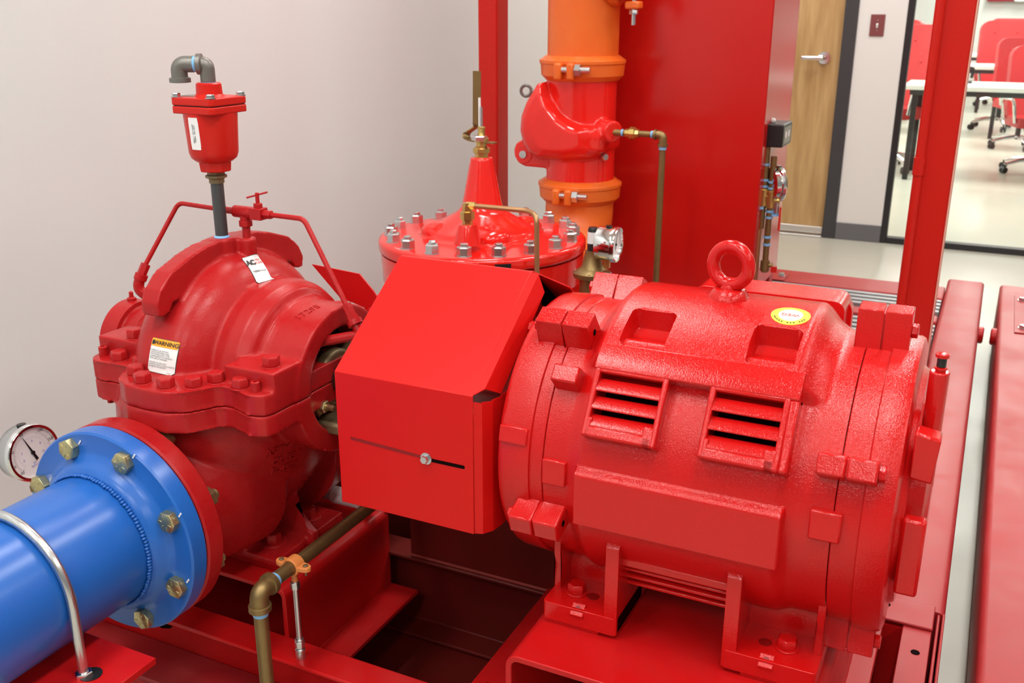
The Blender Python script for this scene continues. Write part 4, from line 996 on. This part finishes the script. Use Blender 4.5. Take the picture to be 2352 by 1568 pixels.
# ================================================================ DIAPHRAGM CONTROL VALVE
vx, vy = -1.203, 2.30
cv = thing('diaphragm_valve', 'big round bright red diaphragm valve with a ring of steel nuts', 'valve', (vx, vy, .39))
bm = nb(); rev(bm, [(0, .10), (.05, .16), (.11, .20), (.16, .205), (.20, .25), (.215, .268), (.29, .272), (.292, 0)], (vx, vy, .40), Z3, 72); cyl(bm, (vx, vy-.33, SZ), (vx, vy+.33, SZ), .12, n=40); obj('valve_body', bm, VALVE, cv)
for s in (-1, 1):
    bm = nb(); cyl(bm, (vx, vy+s*.30, SZ), (vx, vy+s*.335, SZ), .172, n=56); obj('end_flange', bm, VALVE, cv, bev=.003)
bm = nb()
rev(bm, [(.0, .2745), (.004, .277), (.026, .277), (.033, .270), (.038, .165), (.041, .150), (.054, .142), (.062, .130), (.074, .108), (.086, .085), (.098, .064), (.112, .054), (.130, .050), (.236, .0295), (.240, .030), (.240, 0)], (vx, vy, .694), Z3, 96)
for k in range(4):
    a = math.radians(40+90*k); ball(bm, (vx+.115*math.cos(a), vy+.115*math.sin(a), .745), .05, (1, 1, .55), 20)
cover = fused(bm, .0045, 3); obj('valve_cover', cover, VALVE, cv, ang=60)
nut = None
for k in range(18):
    a = 2*pi*(k+.35)/18; p = V((vx+.243*math.cos(a), vy+.243*math.sin(a), .7265))
    if nut is None:
        bm = nb(); rev(bm, [(0, .0200), (.002, .0200), (.002, .018)], p, Z3, 20); rev(bm, [(.002, .0180), (.022, .0180), (.025, .0155), (.025, .010), (.031, .010), (.033, .008), (.033, 0)], p, Z3, 6); nut = obj('cover_nut', bm, ZINC, cv); dz = ORG[nut.name].z
    else: dup(nut, cv, (p.x, p.y, dz), (0, 0, random.random()))
bm = nb(); n, v2_ = V((math.sin(.66), -math.cos(.66), 0)), Z3; fbox(bm, V((vx, vy, .708))+n*.2765, V((math.cos(.66), math.sin(.66), 0)), Z3, n, (-.020, .020), (-.007, .007), (-.002, .002)); obj('name_plate', bm, BLACK, cv)
z9 = .934
bm = nb(); rev(bm, [(0, .018), (.010, .018), (.012, .023), (.022, .023), (.026, .018), (.028, .016)], (vx, vy, z9), Z3, 8); obj('stem_nut', bm, BRASSY, cv)
bm = nb(); rev(bm, [(.026, .014), (.038, .014), (.040, .019), (.048, .019), (.050, .013), (.056, .010), (.070, .009), (.072, .0105), (.076, .0105), (.078, .007)], (vx, vy, z9), Z3, 16); obj('stem_fitting', bm, BRASSY, cv)
bm = nb(); hexbolt(bm, (vx-.004, vy-.003, z9+.043), Z3, .021, .012); obj('packing_nut', bm, ZINC, cv)
bm = nb(); cyl(bm, (vx, vy, z9+.07), (vx, vy, z9+.125), .0042, n=14); cyl(bm, (vx, vy, z9+.125), (vx, vy, z9+.128), .003, n=14); obj('position_stem', bm, ZINC, cv)
bm = nb(); fbox(bm, V((vx-.007, vy+.004, z9+.07)), X3, Y3, Z3, (-.003, .003), (-.0015, .0015), (0, .080)); obj('travel_indicator', bm, WHITE, cv)
bm = nb(); pts = [(vx+.040, vy+.0, z9+.038), (vx-.03, vy+.005, z9+.040), (vx-.052, vy+.008, z9+.046), (vx-.046, vy+.012, z9+.060), (vx-.024, vy+.02, z9+.075), (vx-.022, vy+.02, z9+.215)]
prev = None
pts = [V(p) for p in fillet(pts, .008, 3)]
A9 = []
for i, p in enumerate(pts):
    d = (pts[min(i+1, len(pts)-1)]-pts[max(i-1, 0)]).normalized(); wd = .0105
    sv = V((.96, .28, 0)) if d.z > .8 else V((.3, 1, 0)).normalized()
    sv = (sv-d*sv.dot(d)).normalized(); nn = d.cross(sv)
    A9.append([bm.verts.new(p+sv*wd*a+nn*.0016*b) for a, b in ((-1, -1), (1, -1), (1, 1), (-1, 1))])
for a, b in zip(A9, A9[1:]):
    for k in range(4): bm.faces.new((a[k], a[(k+1) % 4], b[(k+1) % 4], b[k]))
bm.faces.new(A9[0]); bm.faces.new(A9[-1]); bmesh.ops.recalc_face_normals(bm, faces=bm.faces)
obj('position_lever', bm, BRASS, cv, ang=50)
# sense tube
bm = nb(); tube(bm, fillet([(-1.140, 2.12, .842), (-.990, 2.14, .838), (-.962, 2.12, .83), (-.950, 2.10, .60)], .03), .0065, 12); obj('sense_tube', bm, COPPER, cv)
bm = nb(); rev(bm, [(-.05, .013), (-.035, .013), (-.033, .018), (-.014, .018), (-.012, .012), (.0, .012)], (-1.150, 2.12, .84), Z3, 6); cyl(bm, (-1.150, 2.12, .825), (-1.150, 2.12, .848), .011, n=16); cyl(bm, (-1.150, 2.12, .842), (-1.128, 2.122, .842), .010, n=6); obj('tube_fitting', bm, BRASSY, cv)
bm = nb(); rev(bm, [(-.02, .034), (.02, .026), (.03, .022)], (-1.150, 2.12, .765), Z3, 24); obj('tapped_boss', bm, VALVE, cv)

# pilot valve and its gauge
pvx, pvy = -.852, 2.21
pl = thing('pilot_valve', 'small brass pilot regulator with black cap beside the diaphragm valve', 'valve', (pvx, pvy, .50))
bm = nb(); rev(bm, [(0, .030), (.09, .030), (.092, .045), (.100, .0465), (.104, .0465), (.109, .036), (.120, .026), (.154, .0185), (.158, .0185), (.159, .012)], (pvx, pvy, .582), Z3, 36); obj('pilot_body', bm, BRASS, pl)
bm = nb(); rev(bm, [(0, .0135), (.052, .0125), (.057, .010), (.057, 0)], (pvx, pvy, .741), Z3, 24); obj('adjusting_cap', bm, BLACK, pl)
bm = nb(); rev(bm, [(.018, .0140), (.046, .0130)], (pvx, pvy, .741), Z3, 24); obj('cap_label', bm, WHITE, pl)
for k in range(8):
    a = 2*pi*k/8+.2; bm = nb(); rev(bm, [(0, .0045), (.003, .004), (.003, 0)], (pvx+.040*math.cos(a), pvy+.040*math.sin(a), .686), Z3, 6); obj('screw', bm, ZINC, pl)
bm = nb(); cyl(bm, (pvx, pvy, .35), (pvx, pvy, .582), .018, n=20); obj('pilot_inlet', bm, BRASS, pl)
bm = nb(); tube(bm, fillet([(pvx+.02, pvy-.02, .60), (pvx+.05, pvy-.03, .59), (pvx+.055, pvy-.03, .45)], .02), .009, 12); obj('side_pipe', bm, COPPER, pl)
g2, p, gu, gv = gauge('pressure_gauge', 'chrome cased gauge on a brass stem beside the brass pilot valve', (-.783, 2.20, .763), (1, .05, -.03), .042, .050, 78, None, txt=False, case=CHROME)
bm = nb(); cyl(bm, (p.x, p.y, .40), (p.x, p.y, p.z-.03), .012, n=20); cyl(bm, (p.x, p.y, p.z-.032), (p.x, p.y, p.z-.01), .0095, n=8); obj('stem_pipe', bm, BRASS, g2)
for dz in (-.022, -.036):
    bm = nb(); cyl(bm, (p.x, p.y, p.z+dz), (p.x, p.y, p.z+dz+.006), .0135, n=20); obj('thread_sealant', bm, TAPE, g2)

# ================================================================ DISCHARGE RISER
rx, ry = -1.193, 2.965
rs = thing('orange_riser_pipe', 'tall orange coated discharge pipe rising above the red check valve', 'pipe', (rx, ry, 1.17))
bm = nb(); cyl(bm, (rx, ry, 1.13), (rx, ry, 2.6), .110, n=72); obj('pipe_barrel', bm, ORANGE, rs, ang=60)
# side outlet clamp at the top right
bm = nb(); cyl(bm, (rx+.06, ry-.02, 1.40), (rx+.17, ry-.02, 1.40), .075, n=40); tor(bm, (rx+.11, ry-.02, 1.40), X3, .078, .016, 40, 12); obj('side_outlet', bm, ORANGE, rs)
bm = nb(); box(bm, rx+.150, rx+.195, ry-.055, ry-.015, 1.300, 1.322); obj('strap_ear', bm, ORANGE, rs, bev=.005)
bm = nb(); cyl(bm, (rx+.175, ry-.04, 1.255), (rx+.175, ry-.04, 1.36), .007, n=14); hexbolt(bm, (rx+.175, ry-.04, 1.285), Z3, .014, .014); obj('strap_bolt', bm, ZINC, rs)
def coupling(label, z, tilt=0, r=.1335, axis=Z3, c=None, front=V((0, -1, 0))):
    c = V((rx, ry, z)) if c is None else V(c)
    t = thing('pipe_coupling', label, 'pipe coupling', c-Z3*.04, 'orange grooved pipe couplings')
    bm = nb(); rev(bm, [(-.038, .108), (-.037, .114), (-.022, .1285), (.012, .1315), (.014, .1345), (.024, .1345), (.026, .130), (.037, .114), (.037, .108), (.037, .100), (-.038, .100)], c, axis, 72, closed=True); obj('housing', bm, ORANGE, t, ang=15, bev=.001)
    side = axis.cross(front).normalized()*-1   # image right-ish
    fdir = (front*1.0+side*-.08).normalized(); sd = axis.cross(fdir).normalized()
    if sd.x < 0: sd = -sd
    base = c+fdir*.138
    for s in (-1, 1):
        bm = nb(); fbox(bm, base+sd*(s*.020-.012), sd, axis, fdir, (-.012, .012), (-.030, .020), (-.025, .018)); obj('bolt_pad', bm, ORANGE, t, bev=.007, seg=3)
    bm = nb(); cyl(bm, base+sd*-.035+fdir*.004, base+sd*.068+fdir*.004, .0092, n=16); rev(bm, [(0, .0185), (.017, .0185), (.018, .016)], base+sd*.022+fdir*.004, sd, 6); obj('bolt', bm, ZINC, t)
    return t
coupling('orange grooved coupling above the red check valve', 1.1275)
coupling('orange grooved coupling directly below the red check valve', .7480)
# check valve
ck = thing('check_valve', 'red cast check valve with bulging side, between two orange couplings', 'valve', (rx, ry, .79))
bm = nb()
cyl(bm, (rx, ry, .775), (rx, ry, 1.10), .109, n=64)
# tilted clapper bulge on the left front
bd = V((-.55, -.78, 0)).normalized()
def elring(c, a, b, n=40): pass
def eball(o, r3, ax):
    q = bmesh.ops.create_uvsphere(bm, u_segments=48, v_segments=24, radius=1); a = V(ax).normalized(); c = Y3; b = c.cross(a)
    for vt in q['verts']: vt.co = V(o)+a*vt.co.x*r3[0]+c*vt.co.y*r3[1]+b*vt.co.z*r3[2]
cvo = [(-.114, 1.082), (-.148, 1.030), (-.166, .985), (-.170, .938), (-.160, .900), (-.138, .868), (-.104, .852), (0, .848), (.080, .862), (.112, .884), (.116, .930), (.105, .960), (.060, .958), (.02, .970), (-.03, 1.000), (-.076, 1.051), (-.095, 1.085)]
ctr = (-.03, .93)
loft(bm, [[V((rx+ctr[0]+(px_-ctr[0])*k, ry+dy, ctr[1]+(pz_-ctr[1])*k)) for px_, pz_ in cvo] for dy, k in ((-.142, .55), (-.132, .80), (-.115, .93), (-.085, 1.0), (.05, 1.0), (.11, .8))])
prism(bm, [(-.207, .0), (-.203, -.022), (-.190, -.040), (-.168, -.050), (0, -.054), (0, .04), (-.13, .055), (-.175, .036), (-.198, .022)], (rx, ry-.045, .868), X3, Z3, Y3, -.022, .022)
cyl(bm, (rx+.08, ry-.045, .948), (rx+.142, ry-.085, .945), .034, n=32)
cb = fused(bm, .004, 8); obj('valve_body', cb, VALVE, ck, ang=60)
bm = nb(); cyl(bm, (rx-.170, ry-.070, .857), (rx-.170, ry-.062, .857), .030, n=28); obj('hinge_boss', bm, VALVE, ck, bev=.002)
bm = nb(); rev(bm, [(0, .0125), (.006, .012), (.007, 0)], (rx-.170, ry-.070, .857), (0, -1, 0), 20); obj('hinge_pin', bm, ZINC, ck)
bm = nb(); tor(bm, (rx-.166, ry-.06, 1.055), (.25, -1, 0), .0165, .0048, 32, 10); cyl(bm, (rx-.150, ry-.055, 1.055), (rx-.115, ry-.045, 1.05), .0055, n=12); obj('eye_bolt', bm, IRON, ck)
bm = nb(); hexbolt(bm, (rx+.100, ry-.06, .865), (.85, -.5, 0), .012, .014); obj('plug', bm, ZINC, ck)
n3 = V((-.25, -.96, .10)).normalized()
# drain line from the check valve
dr = thing('brass_bypass_pipe', 'thin brass pipe with a union leaving the check valve and dropping down', 'pipe', (-.895, 2.885, .25))
z5 = .944; y5 = 2.885
bm = nb(); cyl(bm, (rx+.135, y5, z5), (-.925, y5, z5), .0095, n=18); obj('horizontal_pipe', bm, BRASS, dr)
bm = nb(); rev(bm, [(0, .013), (.012, .013), (.014, .019), (.030, .019), (.032, .014), (.042, .013)], (-1.015, y5, z5), X3, 8); obj('union', bm, BRASSY, dr)
bm = nb(); tube(bm, fillet([(-.925, y5, z5), (-.897, y5, z5), (-.897, y5, z5-.028)], .02), .0125, 18); cyl(bm, (-.925, y5, z5), (-.918, y5, z5), .0155, n=20); cyl(bm, (-.897, y5, z5-.034), (-.897, y5, z5-.026), .0155, n=20); obj('elbow', bm, BRASS, dr)
for a in ((-1.028, -1.022), (-.934, -.928)):
    bm = nb(); cyl(bm, (a[0], y5, z5), (a[1], y5, z5), .0108, n=18); obj('thread_sealant', bm, TAPE, dr)
bm = nb(); cyl(bm, (-.897, y5, z5-.043), (-.897, y5, z5-.034), .0115, n=18); obj('thread_sealant', bm, TAPE, dr)
bm = nb(); cyl(bm, (-.897, y5, .225), (-.897, y5, z5-.04), .0098, n=18); obj('down_pipe', bm, BRASS, dr)
# orange elbow into the valve
oe = thing('orange_elbow', 'orange coated pipe elbow under the lower coupling, behind the round valve', 'pipe', (rx, 2.8, .39))
bm = nb(); pth = [V((rx, ry, .715))]
for j in range(13): a = pi/2*j/12; pth.append(V((rx, ry-.19+.19*math.cos(a), .70-.19*math.sin(a))))
pth.append(V((rx, 2.68, .51))); tube(bm, pth, .110, 56); obj('pipe_barrel', bm, ORANGE, oe, ang=60)
coupling('orange grooved coupling half hidden behind the round valve cover', .51, axis=V((0, -1, 0)), c=(rx, 2.70, .51), front=Z3)

# ================================================================ POSTS, CABINET
def post(name, label, x0, x1, y0, y1):
    t = thing(name, label, 'post', ((x0+x1)/2, (y0+y1)/2, .25), 'red square posts of the skid frame')
    bm = nb(); box(bm, x0, x1, y0, y1, .25, 2.75); obj('square_tube', bm, POSTM, t, bev=.006, seg=3)
    return t
post('frame_post', 'red square steel post against the pale wall, left of the orange riser', -1.632, -1.56, 3.1, 3.19)
p2 = post('frame_post', 'red square steel post in front of the glass wall, behind the motor', -.1895, -.098, 3.1, 3.26)
bm = nb(); cyl(bm, (-.191, 3.095, .25), (-.191, 3.095, 2.75), .0135, n=24); cd = obj('conduit', bm, POSTM, p2); cd['label'] = 'bright red painted conduit'
bm = nb(); cyl(bm, (-.191, 3.095, .845), (-.191, 3.095, .895), .0165, n=24); obj('conduit_coupling', bm, POSTM, p2)
bm = nb(); tube(bm, [(-.0975, 3.0985, .25), (-.0975, 3.0985, 2.75)], .0022, 8); obj('edge_bead', bm, mat('pale_edge', (.8, .45, .35), .25), p2)
cb_ = thing('control_cabinet', 'tall flat red control cabinet behind the orange riser', 'cabinet', (-1.0, 3.3, .40))
bm = nb(); box(bm, -1.33, -.655, 3.15, 3.56, .402, 2.6); obj('enclosure', bm, CABM, cb_, bev=.004)
bm = nb(); box(bm, -1.32, -.665, 3.18, 3.24, .25, .402); obj('leg_frame', bm, SKID, cb_)
bm = nb(); box(bm, -1.32, -.665, 3.49, 3.55, .25, .402); obj('leg_frame', bm, SKID, cb_)
# sensing line with switch and gauge beside the cabinet
sl = thing('sensing_line', 'stack of small brass fittings and a drain valve on the cabinet side', 'piping', (-.630, 3.25, .42))
sx, sy = -.655, 3.22
bm = nb(); cyl(bm, (sx, sy, .62), (sx, sy, .885), .0110, n=16); obj('upper_pipe', bm, BRASS, sl)
bm = nb(); cyl(bm, (sx-.004, sy-.02, .27), (sx-.004, sy-.02, .62), .0120, n=16); obj('lower_pipe', bm, COPPER, sl)
bm = nb(); cyl(bm, (sx+.024, sy, .40), (sx+.024, sy, .78), .0100, n=16); obj('branch_pipe', bm, BRASS, sl)
bm = nb(); box(bm, sx-.014, sx+.036, sy-.014, sy+.014, .635, .655); cyl(bm, (sx, sy, .62), (sx, sy, .675), .017, n=16); cyl(bm, (sx+.024, sy, .615), (sx+.024, sy, .67), .016, n=16); cyl(bm, (sx+.024, sy-.0, .64), (sx+.055, sy, .64), .011, n=12); obj('cross_fitting', bm, BRASSY, sl, bev=.001)
bm = nb(); cyl(bm, (sx+.024, sy, .405), (sx+.024, sy, .44), .015, n=16); cyl(bm, (sx+.024, sy, .425), (sx+.05, sy, .425), .008, n=12); obj('drain_cock', bm, BRASS, sl)
bm = nb(); cyl(bm, (sx+.045, sy, .60), (sx+.045, sy, .66), .010, n=12); obj('ball_valve', bm, ZINC, sl)
bm = nb(); fbox(bm, V((sx+.060, sy-.005, .60)), X3, Y3, Z3, (-.003, .003), (-.006, .006), (-.055, .02)); obj('valve_handle', bm, POSTM, sl)
bm = nb(); fbox(bm, V((sx+.055, sy-.005, .415)), X3, Y3, Z3, (-.010, .010), (-.003, .003), (-.012, .008)); obj('valve_handle', bm, POSTM, sl)
for dx, z in ((0, .825), (0, .775), (0, .68), (0, .665), (.024, .695), (.024, .675), (.024, .600), (.024, .580), (.042, .59), (-.004, .612), (.024, .515), (.024, .49), (-.004, .33)):
    bm = nb(); cyl(bm, (sx+dx, sy-(.02 if dx < 0 else 0), z), (sx+dx, sy-(.02 if dx < 0 else 0), z+.007), .0125, n=16); obj('thread_sealant', bm, TAPE, sl)
for ch in sl.children:
    wz = ORG[ch.name].z
    if .38 < wz < .72 and ch.name.split('.')[0] not in ('lower_pipe', 'upper_pipe'): ch.location.z += .075; ORG[ch.name].z += .075
ps_ = thing('pressure_switch', 'black box shaped pressure switch with white label on the cabinet side', 'switch', (-.60, 3.24, .885))
bm = nb(); box(bm, -.672, -.605, 3.20, 3.34, .885, .957); obj('switch_cover', bm, BLACK, ps_, bev=.004)
bm = nb(); box(bm, -.605, -.6045, 3.22, 3.32, .895, .945); obj('label_plate', bm, PLATE, ps_)
for y_ in (3.245, 3.29):
    bm = nb(); rev(bm, [(0, .011), (.001, .011), (.001, 0)], (-.6045, y_, .922), X3, 16); obj('label_mark', bm, WHITE, ps_)
bm = nb(); ball(bm, (-.650, 3.25, .963), .010, (1, 1, .9), 16); obj('cap_nut', bm, PVC, ps_)
g3 = thing('pressure_gauge', 'small gauge seen from behind on the cabinet sensing line', 'gauge', (-.585, 3.24, .66))
nn3 = V((.80, .58, .05)).normalized(); gc = V((-.638, 3.225, .765))
bm = nb(); rev(bm, [(0, .0), (0, .048), (.003, .053), (.018, .053), (.020, .060), (.030, .060), (.034, .057), (.034, 0)], gc, nn3, 48); obj('case', bm, CHROME, g3)
bm = nb(); rev(bm, [(.0225, .0607), (.0255, .0607), (.0255, .058), (.0225, .058)], gc, nn3, 48, closed=True); obj('bezel', bm, ZINC, g3)
bm = nb(); cyl(bm, gc+nn3*.01-Z3*.04, gc+nn3*.01-Z3*.065, .008, n=12); obj('stem', bm, BRASSY, g3)

# ================================================================ TRAINING ROOM
def make_table(xa, xb, y0, y1, label):
    t = thing('training_table', label, 'table', ((xa+xb)/2, (y0+y1)/2, 0), 'white training tables')
    bm = nb(); box(bm, xa, xb, y0, y1, .705, .742); obj('tabletop', bm, TABLEW, t, bev=.004)
    bm = nb(); box(bm, xa+.05, xb-.05, y0+.03, y0+.05, .665, .705); obj('apron', bm, FRAMEG, t)
    for x in (xa+.07, xb-.10):
        for y in (y0+.04, y1-.08):
            bm = nb(); box(bm, x, x+.04, y, y+.04, 0, .705); obj('leg', bm, FRAMED, t, bev=.003)
    return t
make_table(-.715, 1.4, 8.5, 9.15, 'white training table closest to the glass wall')
make_table(-1.5, .01, 11.7, 12.3, 'white training table in the second row behind the nearest one')
make_table(-1.7, -.22, 14.7, 15.3, 'white training table in the last row, near the far wall')
make_table(-2.3, -1.15, 14.2, 14.8, 'short white training table far left behind the glass frame')
def make_chair(label, loc, rz):
    t = thing('conference_chair', label, 'chair', (0, 0, 0), 'red tufted conference chairs')
    bm = nb()
    for r_ in range(1):
        vs = []
    # seat
    prism(bm, rrect(.52, .50, .09, 5), (0, 0, 0), X3, Y3, Z3, .44, .53); obj('seat', bm, CHAIRR, t, bev=.035, seg=4)
    # backrest, slightly reclined; +y is the front of the chair
    vb_ = V((0, -.14, 1)).normalized(); nb_ = V((0, 1, .14)).normalized()
    bm = nb(); prism(bm, rrect(.52, .70, .10, 6), (0, -.24, .83), X3, vb_, nb_, -.045, .045); bk = obj('backrest', bm, CHAIRR, t, bev=.03, seg=4)
    for a in (-.12, .12, 0):
        for b in (-.12, .05, .22):
            if (a == 0) == (b == .05):
                for s in (-1, 1):
                    bm = nb(); ball(bm, V((a, -.24, .83))+vb_*b+nb_*s*.046, .014, (1, .6, 1), 12); obj('tuft_button', bm, CHAIRR, bk)
    bm = nb()
    for s in (-1, 1): tube(bm, fillet([(s*.27, -.18, .50), (s*.32, -.16, .70), (s*.31, .12, .70), (s*.27, .12, .48)], .06), .016, 10)
    obj('armrest', bm, CHROME, t)
    bm = nb(); cyl(bm, (0, 0, .10), (0, 0, .44), .028, n=20); obj('gas_column', bm, BLACK, t)
    for k in range(5):
        a = 2*pi*k/5+.3; e = V((math.cos(a), math.sin(a), 0))
        bm = nb(); tube(bm, [V((0, 0, .13)), e*.16+Z3*.115, e*.31+Z3*.085], .016, 10, radii=[.022, .018, .012]); lg = obj('base_arm', bm, CHROME, t)
        bm = nb(); f = V((-e.y, e.x, 0))
        for s in (-1, 1): cyl(bm, e*.31+Z3*.030+f*s*.008, e*.31+Z3*.030+f*s*.026, .030, n=18)
        cyl(bm, e*.31+Z3*.03, e*.31+Z3*.085, .008, n=10); obj('caster', bm, BLACK, lg)
    t.location = loc; t.rotation_euler = (0, 0, rz)
    return t
ch0 = make_chair('red tufted chair tucked under the far side of the nearest table, at its right', (.13, 9.45, 0), math.radians(-160))
ch0.scale = (.86, .86, .86); ch0.location = (.30, 9.42, 0)
for (x, y, rz, k, lb) in ((-.80, 9.10, 2.4, 1.0, 'red tufted chair seen between the door wall and the red post'),
                       (-.02, 12.75, -2.9, 1.0, 'red tufted chair behind the second row table, the widest back in view'),
                       (.18, 11.05, -2.8, .88, 'red tufted chair in front of the second row table, at the right edge'),
                       (-.05, 15.9, pi, 1.0, 'red tufted chair at the last row, against the far wall'),
                       (-1.33, 13.2, 2.7, 1.0, 'red chair at the far left, only its top visible beside the post')):
    c_ = dup_thing(ch0, (x, y, 0), rz, lb); c_.scale = (k, k, k)
ph = thing('desk_phone', 'small black telephone handset on the nearest white table', 'telephone', (-.27, 8.95, .742))
bm = nb(); tube(bm, fillet([(-.32, 8.95, .755), (-.31, 8.95, .85), (-.24, 8.95, .86), (-.25, 8.95, .78)], .03), .012, 10); obj('handset', bm, BLACK, ph)
bm = nb(); box(bm, -.34, -.24, 8.88, 9.02, .742, .758); obj('phone_base', bm, BLACK, ph, bev=.004)
tv = thing('wall_screen', 'dark wall screen with a thin red lower edge above the chairs', 'screen', (.6, 18.5, 1.35))
bm = nb(); box(bm, -.45, 1.9, 18.50, 18.58, 1.47, 2.6); obj('screen_panel', bm, mat('screen_glass', (.02, .02, .05), .1), tv)
bm = nb(); box(bm, -.45, 1.9, 18.485, 18.58, 1.42, 1.47); obj('lower_bezel', bm, mat('dark_red_bezel', (.25, .01, .02), .3), tv)
bm = nb(); ball(bm, (.03, 18.47, 1.435), .07, (1.3, .2, .3), 16); obj('logo_glint', bm, WHITE, tv)  # logo on the bezel, its glimmer painted as a white spot
